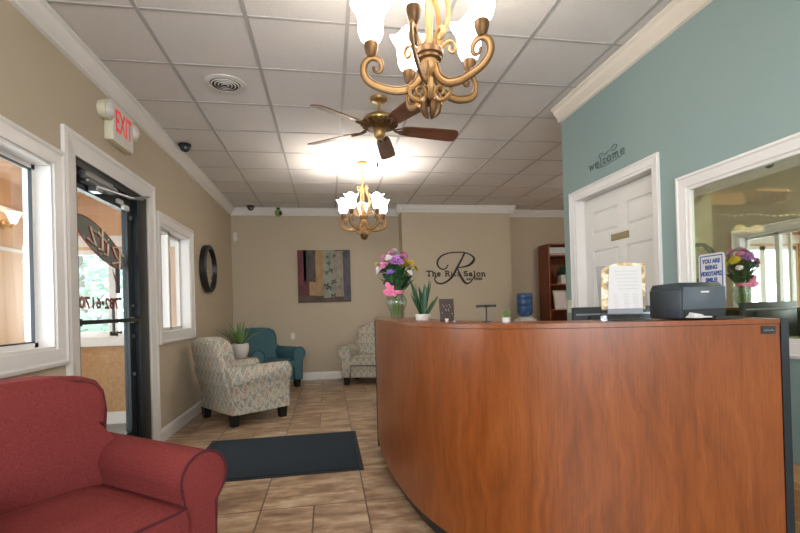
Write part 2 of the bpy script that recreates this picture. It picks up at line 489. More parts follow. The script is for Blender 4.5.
    def build(s, name, mats, parent=None, smooth=False, recalc=True):
        if recalc: bmesh.ops.recalc_face_normals(s.bm, faces=s.bm.faces)
        me = bpy.data.meshes.new(name)
        s.bm.to_mesh(me); s.bm.free()
        for m in (mats if isinstance(mats, (list, tuple)) else [mats]):
            me.materials.append(M[m] if isinstance(m, str) else m)
        if smooth:
            for p in me.polygons: p.use_smooth = True
            try: me.set_sharp_from_angle(angle=math.radians(42))
            except Exception: pass
        o = bpy.data.objects.new(name, me)
        COL.objects.link(o)
        if parent: o.parent = parent
        return o
def tag(o, label=None, cat=None, group=None, kind=None):
    if label: o['label'] = label
    if cat: o['category'] = cat
    if group: o['group'] = group
    if kind: o['kind'] = kind
    return o
def thing(name, label, cat, loc=(0, 0, 0), rz=0.0, group=None, kind=None):
    o = bpy.data.objects.new(name, None)
    o.empty_display_size = 0.1
    COL.objects.link(o); o.location = loc; o.rotation_euler = (0, 0, rz)
    return tag(o, label, cat, group, kind)
def dup(root, loc, rz, label=None, mats=None):
    def cp(o, par):
        c = o.copy(); COL.objects.link(c); c.parent = par
        for ch in o.children: cp(ch, c)
        return c
    kids = list(root.children)
    r = root.copy(); COL.objects.link(r); r.location = loc; r.rotation_euler = (0, 0, rz)
    if label: r['label'] = label
    for ch in kids: cp(ch, r)
    return r
def text_mesh(body, size, name, mat, parent, fn, bold=0.0, depth=0.002, align='CENTER', sx=1.0, label=None):
    """built-in typeface turned into a mesh; fn(u,v,w)->xyz"""
    cu = bpy.data.curves.new(name, 'FONT')
    cu.body = body; cu.size = size; cu.align_x = align; cu.align_y = 'CENTER'
    cu.extrude = depth / 2; cu.offset = bold; cu.resolution_u = 3
    tmp = bpy.data.objects.new(name, cu); COL.objects.link(tmp)
    dg = bpy.context.evaluated_depsgraph_get()
    me = bpy.data.meshes.new_from_object(tmp.evaluated_get(dg))
    bpy.data.objects.remove(tmp); bpy.data.curves.remove(cu)
    for v in me.vertices:
        v.co = fn(v.co.x * sx, v.co.y, v.co.z + depth / 2)
    me.materials.clear(); me.materials.append(M[mat])
    me.update()
    o = bpy.data.objects.new(name, me); COL.objects.link(o); o.parent = parent
    if label: o['label'] = label
    return o
def spline(pts, k=6, closed=False):
    P = [Vector(p) for p in pts]; out = []
    n = len(P)
    for i in range(n if closed else n - 1):
        g = lambda q: P[q % n] if closed else P[max(0, min(n - 1, q))]
        p0, p1, p2, p3 = g(i - 1), g(i), g(i + 1), g(i + 2)
        for j in range(k):
            t = j / k
            out.append(0.5 * ((2 * p1) + (p2 - p0) * t + (2 * p0 - 5 * p1 + 4 * p2 - p3) * t * t + (3 * p1 - p0 - 3 * p2 + p3) * t ** 3))
    if not closed: out.append(P[-1])
    return out

# ------------------------------------------------------------------ the room
XL, XR, YB, YR, H = -1.6, 2.15, 8.2, -3.0, 3.0
XE, YE = 5.2, 3.88
def S(name, mb, mats, parent=None, smooth=False):
    o = mb.build(name, mats, parent, smooth)
    if parent is None: o['kind'] = 'structure'
    return o
def wall_with_holes(mb, x0, x1, y0, y1, z0, z1, holes):
    ys = sorted({y0, y1, *[h[0] for h in holes], *[h[1] for h in holes]})
    for a, b in zip(ys, ys[1:]):
        hs = sorted([h for h in holes if h[0] <= a and h[1] >= b], key=lambda h: h[2])
        z = z0
        for h in hs:
            if h[2] > z: mb.box(x0, x1, a, b, z, h[2])
            z = h[3]
        if z < z1: mb.box(x0, x1, a, b, z, z1)
    return mb
W1 = (1.30, 3.04, 1.03, 2.135)
DR = (3.28, 4.50, 0.0, 2.27)
W2 = (4.80, 5.77, 1.03, 2.115)
S('floor', MB().box(XL, XE, YR, YB, -0.1, 0), 'floor')
ceil = S('ceiling', MB().box(XL, XE, YR, YB, 3.006, 3.1), 'tile')
g = MB()
TX, TY, TS = -1.0537, 2.869, 0.6096
x = TX - TS
while x < XE:
    if x > XL: g.box(x - 0.012, x + 0.012, YR, YB, 3.0, 3.008)
    x += TS
y = TY - 9 * TS
while y < YB:
    if y > YR: g.box(XL, XE, y - 0.010, y + 0.010, 3.001, 3.008)
    y += TS
g.build('ceiling_grid', 'grid', ceil)
S('wall_left', wall_with_holes(MB(), XL - 0.15, XL, YR, YB, 0, 3.1, [W1, DR, W2]), 'tan_wall')
S('wall_back', MB().box(XL - 0.15, XE, YB, YB + 0.15, 0, 3.1), 'tan_wall')
S('wall_pilaster', MB().box(1.30, 3.29, 7.86, YB, 0, 3.0), 'tan_wall')
D2 = (2.71, 3.705, 0.0, 2.125)
MW = (0.75, 2.435, 1.0, 1.898)
S('wall_right', wall_with_holes(MB(), XR, XR + 0.15, YR, YE, 0, 3.1, [D2, MW]), 'teal_wall')
S('wall_alcove_front', MB().box(XR + 0.15, XE, YE - 0.12, YE, 0, 3.1), 'tan_wall')
S('wall_alcove_right', MB().box(XE, XE + 0.15, YE - 0.12, YB + 0.15, 0, 3.1), 'tan_wall')
rear = MB()
for a in [(XL - 0.15, -1.4, 0, 3.1), (1.8, XR + 0.15, 0, 3.1), (-1.4, 1.8, 0, 0.9), (-1.4, 1.8, 2.6, 3.1)]:
    rear.box(a[0], a[1], YR - 0.15, YR, a[2], a[3])
S('wall_rear', rear, 'tan_wall')
rw = thing('window_3', None, None, kind='structure')  # unseen rear window, assumed as an opening for the rear fill
f = MB()
for a in [(-1.4, 1.8, 0.9, 0.96), (-1.4, 1.8, 2.54, 2.6), (-1.4, -1.34, 0.96, 2.54), (1.74, 1.8, 0.96, 2.54), (0.17, 0.23, 0.96, 2.54)]:
    f.box(a[0], a[1], YR - 0.1, YR - 0.04, a[2], a[3])
f.build('window_frame', 'white_trim', rw)

# crown mouldings and baseboards
CP = [(0, 0), (0.085, 0), (0.085, 0.018), (0.07, 0.03), (0.058, 0.055), (0.035, 0.085), (0.022, 0.10), (0.022, 0.118), (0, 0.125)]
def crown(name, kind, wall, a, b, sgn, mat='white_trim'):
    mb = MB()
    if kind == 'y': mb.prism(CP, a, b, lambda u, v, w: (wall + sgn * u, w, 3.0 - v))
    else: mb.prism(CP, a, b, lambda u, v, w: (w, wall + sgn * u, 3.0 - v))
    return mb
S('trim_1', crown('', 'y', XL, YR, YB, 1), 'white_trim')
m = crown('', 'x', YB, XL, 1.3, -1)
S('trim_2', m, 'white_trim')
m = crown('', 'x', 7.86, 1.215, 3.375, -1)
m.prism(CP, 7.80, YB, lambda u, v, w: (1.30 - u, w, 3.0 - v))
m.prism(CP, 7.80, YB, lambda u, v, w: (3.29 + u, w, 3.0 - v))
S('trim_3', m, 'white_trim')
S('trim_4', crown('', 'x', YB, 3.29, XE, -1), 'white_trim')
m = crown('', 'y', XR, YR, YE + 0.02, -1)
m.prism(CP, XR, XE, lambda u, v, w: (w, YE + u * .25, 3.0 - v))
S('trim_5', m, 'cream_trim')
BP = [(0, 0), (0.018, 0), (0.018, 0.10), (0.010, 0.125), (0, 0.13)]
def base_y(mb, wall, sgn, a, b): return mb.prism(BP, a, b, lambda u, v, w: (wall + sgn * u, w, v))
def base_x(mb, wall, sgn, a, b): return mb.prism(BP, a, b, lambda u, v, w: (w, wall + sgn * u, v))
m = MB(); base_y(m, XL, 1, YR, 3.13); base_y(m, XL, 1, 4.65, YB); S('baseboard_left', m, 'white_trim')
m = MB(); base_x(m, YB, -1, XL, 1.3); base_x(m, 7.86, -1, 1.29, 3.30); base_x(m, YB, -1, 3.29, XE); base_y(m, 1.30, -1, 7.85, YB); S('baseboard_back', m, 'white_trim')
m = MB(); base_y(m, XR, -1, YR, 2.64); base_y(m, XR, -1, 3.77, YE); S('baseboard_right', m, 'white_trim')

# casings
def casing(mb, wall, sgn, y0, y1, z0, z1, w=0.10, t=0.022, sill=True):
    """mitred picture-frame casing round an opening y0..y1, z0..z1 on the plane x = wall"""
    prof = [(0, 0), (0, t * .5), (.02, t * .6), (w * .68, t * .85), (w * .8, t * 1.2), (w, t), (w, 0)]
    cor = [(y0, z0, -1, -1 if sill else 0), (y0, z1, -1, 1), (y1, z1, 1, 1), (y1, z0, 1, -1 if sill else 0)]
    rings = [[mb.bm.verts.new((wall + sgn * d, y + sy * u, z + sz * u)) for u, d in prof] for y, z, sy, sz in cor]
    n = len(prof)
    for i in range(4 if sill else 3):
        A, B = rings[i], rings[(i + 1) % 4]
        for k in range(n): mb.bm.faces.new((A[k], A[(k + 1) % n], B[(k + 1) % n], B[k]))
    if not sill: mb.bm.faces.new(rings[0]); mb.bm.faces.new(rings[3][::-1])
    return mb
def jamb(mb, x0, x1, y0, y1, z0, z1, t=0.018, bottom=True):
    mb.box(x0, x1, y0, y0 + t, z0, z1); mb.box(x0, x1, y1 - t, y1, z0, z1); mb.box(x0, x1, y0 + t, y1 - t, z1 - t, z1)
    if bottom: mb.box(x0, x1, y0 + t, y1 - t, z0, z0 + t)
    return mb
w1 = thing('window_1', None, None, kind='structure')
casing(MB(), XL, 1, *W1).build('casing', 'white_trim', w1)
jamb(MB(), XL - 0.15, XL, *W1).build('jamb', 'white_trim', w1)
m = MB(); a, b, c, d = W1
for q in [(a, b, c, c + 0.045), (a, b, d - 0.045, d), (a, a + 0.05, c, d), (b - 0.05, b, c, d)]:
    m.box(XL - 0.125, XL - 0.085, q[0] + .0, q[1], q[2], q[3])
m.build('sash', 'white_trim', w1)
m = MB()
for q in [(a + .05, b - .05, c + .045, c + .053), (a + .05, b - .05, d - .053, d - .045), (b - .054, b - .05, c + .045, d - .045)]:
    m.box(XL - 0.102, XL - 0.083, *q)
m.build('glazing_gasket', 'charcoal', w1)
MB().box(XL - 0.107, XL - 0.103, a + 0.05, b - 0.05, c + 0.045, d - 0.045).build('pane', 'glass', w1)
w2 = thing('window_2', None, None, kind='structure')
casing(MB(), XL, 1, *W2).build('casing', 'white_trim', w2)
jamb(MB(), XL - 0.15, XL, *W2).build('jamb', 'white_trim', w2)
a, b, c, d = W2; mid = (a + b) / 2 - 0.05
m = MB()
for q in [(a, mid + .04, c, c + .05), (a, mid + .04, d - .05, d), (a, a + .05, c, d), (mid - .02, mid + .04, c, d)]:
    m.box(XL - 0.10, XL - 0.06, *q)
m.build('sliding_sash', 'white_trim', w2)
m = MB()
for q in [(mid, b, c, c + .05), (mid, b, d - .05, d), (mid, mid + .05, c, d), (b - .05, b, c, d)]:
    m.box(XL - 0.145, XL - 0.105, *q)
m.build('fixed_sash', 'white_trim', w2)
m = MB(); m.box(XL - .082, XL - .078, a + .05, mid - .02, c + .05, d - .05); m.box(XL - .127, XL - .123, mid + .05, b - .05, c + .05, d - .05)
m.build('pane', 'glass', w2)

# entrance door: black metal frame, one glass leaf
d1 = thing('door_1', None, None, kind='structure')
casing(MB(), XL, 1, DR[0], DR[1], DR[2], DR[3], w=0.145, sill=False).build('casing', 'white_trim', d1)
m = MB()
jamb(m, XL - 0.13, XL - 0.01, 3.28, 4.50, 0.0, 2.27, 0.05, False)
m.box(XL - 0.13, XL - 0.01, 4.30, 4.45, 0, 2.22)
m.build('door_frame', 'black_metal', d1)
leaf = MB()
LX0, LX1 = XL - 0.095, XL - 0.05
leaf.box(LX0, LX1, 4.19, 4.295, 0.02, 2.215); leaf.box(LX0, LX1, 3.335, 3.365, 0.02, 2.215)
leaf.box(LX0, LX1, 3.365, 4.19, 2.095, 2.215); leaf.box(LX0, LX1, 3.365, 4.19, 0.02, 0.25)
leaf.build('door_leaf', 'black_metal', d1)
MB().box(XL - 0.075, XL - 0.070, 3.365, 4.19, 0.25, 2.095).build('pane', 'glass', d1)
m = MB(); m.box(XL - 0.03, XL + 0.0, 3.33, 4.30, 1.165, 1.195, 0.004); m.box(XL - 0.05, XL - 0.02, 4.2, 4.26, 1.155, 1.205); m.box(XL - 0.05, XL - 0.02, 3.34, 3.38, 1.155, 1.205)
m.build('push_bar', 'black_metal', d1)
m = MB(); m.box(XL - 0.05, XL + 0.02, 3.42, 3.80, 2.135, 2.215, 0.012); m.tube([(XL + .005, 3.36, 2.175), (XL + .005, 3.84, 2.175)], .026, 10); m.box(XL - 0.045, XL + .02, 3.54, 3.62, 2.10, 2.16, 0.006)
cl = m.build('door_closer', 'steel', d1)
m = MB(); m.tube([(XL + 0.012, 3.62, 2.15), (XL + 0.04, 4.02, 2.165), (XL + 0.02, 4.35, 2.235)], 0.010, 6)
m.tube([(XL + 0.015, 3.55, 2.13), (XL + 0.09, 3.95, 2.15), (XL + 0.03, 4.46, 2.28)], 0.010, 6)
m.build('closer_arm', 'steel', cl)
m = MB(); m.box(XL - 0.05, XL - 0.02, 3.98, 4.06, 2.12, 2.155, .005); m.box(XL - 0.05, XL - 0.02, 4.07, 4.17, 2.09, 2.13, .006)
m.build('door_holder', 'white_plastic', d1)
m = MB()
for z in (1.30, 1.04, 0.72): m.lathe([(0.0, 0.0), (0.016, 0), (0.016, 0.012), (0.0, 0.014)], (XL - 0.05, 4.25, z), 10, 'x')
m.lathe([(0.0, 0.0), (0.02, 0), (0.02, 0.012), (0.0, 0.014)], (XL - 0.05, 4.25, 2.05), 10, 'x')
m.build('lock_cylinder', 'steel', d1)
m = MB(); m.tube([(XL - 0.1, 4.16, 1.36), (XL - 0.16, 4.16, 1.36), (XL - 0.16, 4.16, 1.08), (XL - 0.1, 4.16, 1.08)], 0.012, 8)
m.build('pull_handle', 'black_metal', d1)
MB().box(XL - 0.081, XL - 0.077, 4.02, 4.10, 1.40, 1.63).build('notice_card', 'slate', d1)
# vinyl lettering on the outside of the pane, so it reads reversed from indoors
GX = XL - 0.0765
text_mesh('782\u20226170', 0.115, 'phone_number', 'red_ink', d1, lambda u, v, w: (GX - w, 3.76 - u, 1.312 + v), bold=0.004, depth=0.001, sx=1.35)
dec = MB()
TC, TSN = math.cos(-0.33), math.sin(-0.33)
def dpt(u, v, dx=0.0): return (GX - dx, 3.80 + u * TC - v * TSN, 1.765 + u * TSN + v * TC)
dec.poly([dpt(0.40 * math.cos(t * PI / 20), 0.108 * math.sin(t * PI / 20)) for t in range(40)])
dec.mi = 1
dec.tube([dpt(0.40 * math.cos(t * PI / 20), 0.108 * math.sin(t * PI / 20), .001) for t in range(40)], 0.005, 4, closed=True)
dec.poly([dpt(*q) for q in [(0.20, -0.11), (0.30, -0.16), (0.34, -0.24), (0.24, -0.15)]])
decal = dec.build('oval_decal', ['silver_vinyl', 'red_ink'], d1)
lw = MB()
def mir(pts): return [dpt(-u, v, .002) for u, v in pts]   # mirrored strokes
for st in ([(-.30, .05), (-.20, .075), (-.13, .04), (-.20, 0.0), (-.27, -.01), (-.16, -.07)], [(-.24, .07), (-.27, -.07)],
           [(-.06, .03), (-.08, -.05), (-.03, -.06)], [(-.055, .06), (-.05, .062)], [(.04, .09), (.0, -.05), (.05, -.06)], [(-.03, .035), (.08, .04)],
           [(.11, .03), (.19, .03), (.09, -.06), (.20, -.06)]):
    lw.mi = 0; lw.tube([dpt(-u * 1.12, v * 1.1, .001) for u, v in st], 0.015, 5); lw.mi = 1; lw.tube([dpt(-u * 1.12, v * 1.1, -.012) for u, v in st], 0.008, 5)
lw.build('decal_lettering', ['red_ink', 'cream_plastic'], decal)
# room divider door on the grey green wall
d2 = thing('door_2', None, None, kind='structure')
casing(MB(), XR, -1, D2[0], D2[1], 0, D2[3], w=0.06, t=.016, sill=False).build('casing', 'white_trim', d2)
jamb(MB(), XR, XR + 0.15, D2[0], D2[1], 0, D2[3], 0.02, False).build('jamb', 'white_trim', d2)
SX = XR + 0.085
m = MB(); m.box(SX + 0.012, SX + 0.045, 2.73, 3.685, 0.01, 2.10)
# stiles and rails stand proud, panels raised in between
stl = [(2.73, 2.80), (3.125, 3.225), (3.57, 3.685)]
for q in stl: m.box(SX, SX + 0.015, q[0], q[1], 0.01, 2.10)
for z0, z1 in [(0.01, 0.22), (0.80, 0.96), (1.65, 1.79), (1.975, 2.10)]:
    for y0, y1 in [(2.80, 3.125), (3.225, 3.57)]: m.box(SX, SX + 0.015, y0, y1, z0, z1)
for y0, y1 in [(2.80, 3.125), (3.225, 3.57)]:
    for z0, z1 in [(0.22, 0.80), (0.96, 1.65), (1.79, 1.975)]:
        o_ = 0.028
        m.hexa([(SX + .012, y0 + .01, z0 + .01), (SX + .012, y1 - .01, z0 + .01), (SX + .012, y1 - .01, z1 - .01), (SX + .012, y0 + .01, z1 - .01),
                (SX + .003, y0 + o_, z0 + o_), (SX + .003, y1 - o_, z0 + o_), (SX + .003, y1 - o_, z1 - o_), (SX + .003, y0 + o_, z1 - o_)])
m.build('door_leaf', 'door_white', d2)
m = MB(); m.box(SX - 0.006, SX, 3.09, 3.31, 1.70, 1.752, 0.004); m.build('name_plate', 'plate_brass', d2)
m = MB(); m.lathe([(0.0, 0), (0.028, 0), (0.024, -0.012), (0.012, -0.03), (0.028, -0.05), (0.0, -0.065)], (SX, 2.80, 1.0), 16, 'x'); m.build('door_knob', 'brass', d2, True)

# one-way mirror window
w4 = thing('window_4', None, None, kind='structure')
casing(MB(), XR, -1, *MW, w=0.07, t=.016).build('casing', 'white_trim', w4)
jamb(MB(), XR, XR + 0.15, *MW, 0.02).build('jamb', 'white_trim', w4)
MB().box(XR + 0.016, XR + 0.021, MW[0] + .02, MW[1] - .02, MW[2] + .02, MW[3] - .02).build('pane', 'mirror', w4)

# dim office behind the mirror glass
off = MB(); off.box(XR + 0.15, 4.3, -0.4, -0.3, 0, 3.0); off.box(XR + .15, 4.3, 2.60, 2.70, 0, 3.0); off.box(4.2, 4.3, -0.3, 2.6, 0, 3.0)
S('wall_office', off, 'office_wall')
t = thing('wall_cabinet', 'honey wood cabinet seen dimly through the mirror glass of the teal wall', 'cabinet', (2.44, 2.595, 1.80))
MB().box(-.12, .14, -.12, 0, 0, .085).build('body', 'tan_box', t)
MB().box(-.125, .145, -.13, -.121, .005, .08).build('door', 'tan_box', t)
t = thing('wall_shelf', 'honey wood shelf seen dimly through the mirror glass, right of the cabinet', 'shelf', (2.86, 2.595, 1.90))
MB().box(-.15, .15, -.10, 0, 0, .022).build('board', 'tan_box', t)
for x in (-.11, .11): MB().box(x - .008, x + .008, -.08, 0, -.05, 0).build('bracket', 'tan_box', t)
for x, w in ((2.58, 'left'), (2.70, 'right')):
    t = thing('pendant_lamp', 'small pale pendant lamp seen through the mirror glass, %s one of the pair' % w, 'lamp', (x, 2.50, 1.64), 0, 'pendant lamps behind the mirror glass')
    MB().lathe([(.01, .045), (.02, .04), (.038, .02), (.045, 0)], (0, 0, 0), 16).build('lamp_shade', 'warm_shade', t, True)
    MB().tube([(0, 0, .04), (0, 0, 1.35)], .003, 5).build('cord', 'black', t)
t = thing('light_string', 'row of tiny warm bulbs seen faintly through the mirror glass', 'string lights', (2.66, 2.56, 1.775))
for k in range(16): MB().ball((-0.3 + k * .05, 0, -0.015 + 0.006 * math.sin(k)), 0.006, 1).build('bulb', 'bulb_dots', t)
MB().tube([(-0.34, .008, 0), (0.6, .008, 0)], 0.004, 5).build('wire', 'black', t)

# vestibule / porch outside the left wall
S('floor_porch', MB().box(-3.5, XL - 0.15, 0.5, 6.5, -0.25, -0.15), 'porch_floor')
S('ceiling_porch', MB().box(-3.6, XL - 0.15, 0.5, 6.5, 2.72, 2.8), 'porch_boards')
m = MB(); m.box(-3.5, -3.4, 3.7, 5.85, -0.25, 2.75); m.box(-3.5, -3.4, 5.85, 6.5, -0.25, .96); m.box(-3.5, -3.4, 5.85, 6.5, 2.06, 2.75); m.box(-3.5, -3.4, 6.36, 6.5, .96, 2.06)
m.box(-3.5, -3.4, 0.5, 1.2, -.25, 2.75); m.box(-3.5, -3.4, 1.2, 3.7, -.25, 0.25); m.box(-3.5, -3.4, 1.2, 3.7, 2.65, 2.75)
S('wall_porch_side', m, 'porch_boards')
m = MB()
for z0, z1 in [(2.36, 2.42), (-.15, 0.0), (1.95, 1.985)]: m.box(-3.4, -3.375, 3.7, 5.85 if 1.9 < z0 < 2 else 6.38, z0, z1)
for y in (4.62, 5.28): m.box(-3.4, -3.385, y, y + .05, 0, 2.36)
S('trim_6', m, 'white_trim')
EW = (-3.36, -2.16, 0.96, 2.06)
m = MB(); m.box(-3.4, XL - .15, 6.4, 6.5, -.25, EW[2]); m.box(-3.4, XL - .15, 6.4, 6.5, EW[3], 2.75); m.box(-3.4, EW[0], 6.4, 6.5, EW[2], EW[3]); m.box(EW[1], XL - .15, 6.4, 6.5, EW[2], EW[3])
S('wall_porch_end', m, 'porch_boards')
S('trim_7', MB().box(-3.38, XL - .15, 6.38, 6.4, -0.0, 0.84), 'porch_panel')
m = MB(); m.box(-3.4, XL - .15, 6.36, 6.4, -.15, -0.0); m.box(-3.4, XL - .15, 6.33, 6.4, .84, .96); m.box(-3.4, XL - .15, 6.37, 6.4, 2.1, 2.24)
S('baseboard_porch', m, 'white_trim')
w5 = thing('window_5', None, None, kind='structure')
m = MB()
for q in [(EW[0], EW[1], EW[2], EW[2] + .06), (EW[0], EW[1], EW[3] - .06, EW[3]), (EW[0], EW[0] + .06, EW[2], EW[3]), (EW[1] - .06, EW[1], EW[2], EW[3]), (-2.76, -2.66, EW[2], EW[3])]:
    m.box(q[0], q[1], 6.41, 6.46, q[2], q[3])
m.build('window_frame', 'white_trim', w5)
MB().box(EW[0] + .06, EW[1] - .06, 6.432, 6.438, EW[2] + .06, EW[3] - .06).build('pane', 'glass', w5)
S('trim_8', MB().box(-2.215, -2.185, 5.5, 5.54, -.15, 2.72), 'white_trim')
t = thing('wall_sconce', 'lit glass wall lamp on the orange porch boards outside the window', 'wall lamp', (-3.375, 5.50, 2.22))
MB().lathe([(0, 0), (.05, 0), (.05, .02), (0, .03)], (0, 0, 0), 12, 'x').build('back_plate', 'brass', t)
MB().lathe([(.025, .03), (.04, .07), (.06, .12), (.075, .15)], (.10, 0, -.02), 16).build('lamp_shade', 'sconce_shade', t, True)
MB().tube([(0.02, 0, 0), (.07, 0, -.03), (.10, 0, .02)], .01, 6).build('arm', 'brass', t)

# outdoors
S('ground', MB().box(-40, 12, 3, 60, -0.6, -0.4), 'snow')
def tree(label, x, y, h, r, mat, seed):
    rnd = random.Random(seed)
    t = thing('tree', label, 'tree', (x, y, -0.4), 0, 'trees outside the porch window')
    m = MB(); m.tube([(0, 0, 0), (.05, .02, h * .4), (0, .05, h * .85)], [r * .09, r * .06, r * .02], 7)
    for k in range(7):
        a = k * 0.9; z = h * (.3 + .08 * k)
        m.tube([(0, 0, z), (r * .5 * math.cos(a), r * .5 * math.sin(a), z + h * .12)], [r * .03, .01], 5)
    m.build('trunk', 'bark', t)
    m = MB()
    for k in range(1500):
        a = rnd.random() * 2 * PI; q = rnd.random() ** .5; zz = rnd.random()
        rad = r * q * (0.35 + 0.65 * math.sin(PI * min(1, zz * 1.05 + .1)))
        c = Vector((rad * math.cos(a), rad * math.sin(a), h * (.18 + .82 * zz)))
        d = Vector((rnd.uniform(-1, 1), rnd.uniform(-1, 1), rnd.uniform(-.6, .6))).normalized()
        e = d.orthogonal().normalized(); sz = rnd.uniform(.05, .13)
        m.poly([c - d * sz, c + e * sz * .55, c + d * sz, c - e * sz * .55])
    m.build('foliage', mat, t, recalc=False)
tree('frosted pale green tree nearest the porch window, left of its bar', -4.5, 9.3, 4.2, 1.0, 'frost_leaf', 1)
tree('pale bluish tree beyond the porch window, right of its bar', -3.6, 12.2, 4.2, 1.3, 'frost_leaf_b', 2)
tree('frosted tree far left beyond the porch window', -7.4, 12.2, 5.0, 1.5, 'frost_leaf_b', 3)
tree('pale green tree behind the others beyond the porch window', -6.0, 16.0, 6.0, 1.9, 'frost_leaf', 4)

# ------------------------------------------------------------------ reception counter
HT = 1.133
ctl = [(.400, 3.98), (.384, 3.60), (.395, 3.15), (.432, 2.75), (.495, 2.42), (.605, 2.14), (.775, 1.935), (1.02, 1.80), (1.30, 1.71), (1.58, 1.635), (1.80, 1.575)]
FR = [Vector((p.x, p.y)) for p in spline([(a, b, 0) for a, b in ctl], 6)]
def offset(path, d):
    out = []
    for i, p in enumerate(path):
        t = path[min(i + 1, len(path) - 1)] - path[max(i - 1, 0)]
        t.normalize(); out.append(Vector((p.x - t.y * d, p.y + t.x * d)))
    return out
def sweep(mb, A, B, z0, z1, mats=None):
    """closed band between plan curves A (outer) and B (inner)"""
    uvl = mb.bm.loops.layers.uv.verify(); n0 = len(mb.bm.faces)
    n = len(A); s = [0.0]
    for i in range(1, n): s.append(s[-1] + (A[i] - A[i - 1]).length)
    V = [[mb.bm.verts.new((p.x, p.y, z)) for p in c] for c, z in ((A, z0), (A, z1), (B, z1), (B, z0))]
    for i in range(n - 1):
        for k in range(4):
            f = mb.bm.faces.new((V[k][i], V[k][i + 1], V[(k + 1) % 4][i + 1], V[(k + 1) % 4][i]))
            zz = [(z0, z1), (z1, z1 + .3), (z1, z0), (z0, z0 - .3)][k]
            for lp, uv in zip(f.loops, ((s[i], zz[0]), (s[i + 1], zz[0]), (s[i + 1], zz[1]), (s[i], zz[1]))): lp[uvl].uv = uv
    mb.bm.faces.new([V[k][0] for k in range(4)]); mb.bm.faces.new([V[k][-1] for k in (3, 2, 1, 0)])
    mb._tag(n0)
desk = thing('reception_counter', 'curved cherry wood reception counter with black end and base', 'counter', (0, 0, 0))
m = MB(); sweep(m, FR, offset(FR, .03), .09, HT - .022); m.build('front_panel', 'cherry', desk, True)
m = MB(); sweep(m, offset(FR, -.004), offset(FR, .33), HT - .02, HT); m.build('counter_top', 'cherry', desk, True)
m = MB(); sweep(m, offset(FR, .032), offset(FR, .05), 0.02, HT - .022); m.build('inner_panel', 'black_lam', desk, True)
m = MB(); sweep(m, offset(FR, .045), offset(FR, .075), 0, .09); m.build('toe_kick', 'black_lam', desk, True)
m = MB(); sweep(m, offset(FR, .052), offset(FR, .66), .71, .74); m.build('worktop', 'mahogany', desk, True)
m = MB(); sweep(m, offset(FR, .052), offset(FR, .31), .93, .955); m.build('shelf', 'black_lam', desk, True)
def endp(i, j, w0, w1, z0, z1):
    p = FR[i]; q = offset(FR, .34)[i]; t = (FR[i] - FR[j]).normalized()
    a, b = p + t * w0, q + t * w0; c, d = q + t * w1, p + t * w1
    a -= (q - p).normalized() * .006; d -= (q - p).normalized() * .006
    return MB().hexa([(v.x, v.y, z0) for v in (a, b, c, d)] + [(v.x, v.y, z1) for v in (a, b, c, d)])
endp(-1, -2, .001, .03, 0, HT).build('end_panel', 'black_lam', desk)
endp(0, 1, .001, .012, .02, HT - .022).build('end_panel', 'black_lam', desk)
p = FR[-3]; t = (FR[-2] - FR[-4]).normalized(); nrm = Vector((t.y, -t.x)); px = p.x + t.x * .012; py = p.y + t.y * .012
def plq(u, v, w): return (px + t.x * u + nrm.x * w, py + t.y * u + nrm.y * w, HT - .045 + v)
m = MB(); m.prism([(-.027, -.016), (.027, -.016), (.027, .016), (-.027, .016)], 0, .004, plq)
pl = m.build('maker_badge', 'black', desk)
m = MB(); m.tube([plq(*q, .0045) for q in [(-.018, .004), (-.014, -.006), (-.008, .004), (-.008, -.004), (.0, .0), (.006, -.003), (.012, .001), (.02, -.003)]], .0012, 4)
m.build('badge_mark', 'steel', pl)

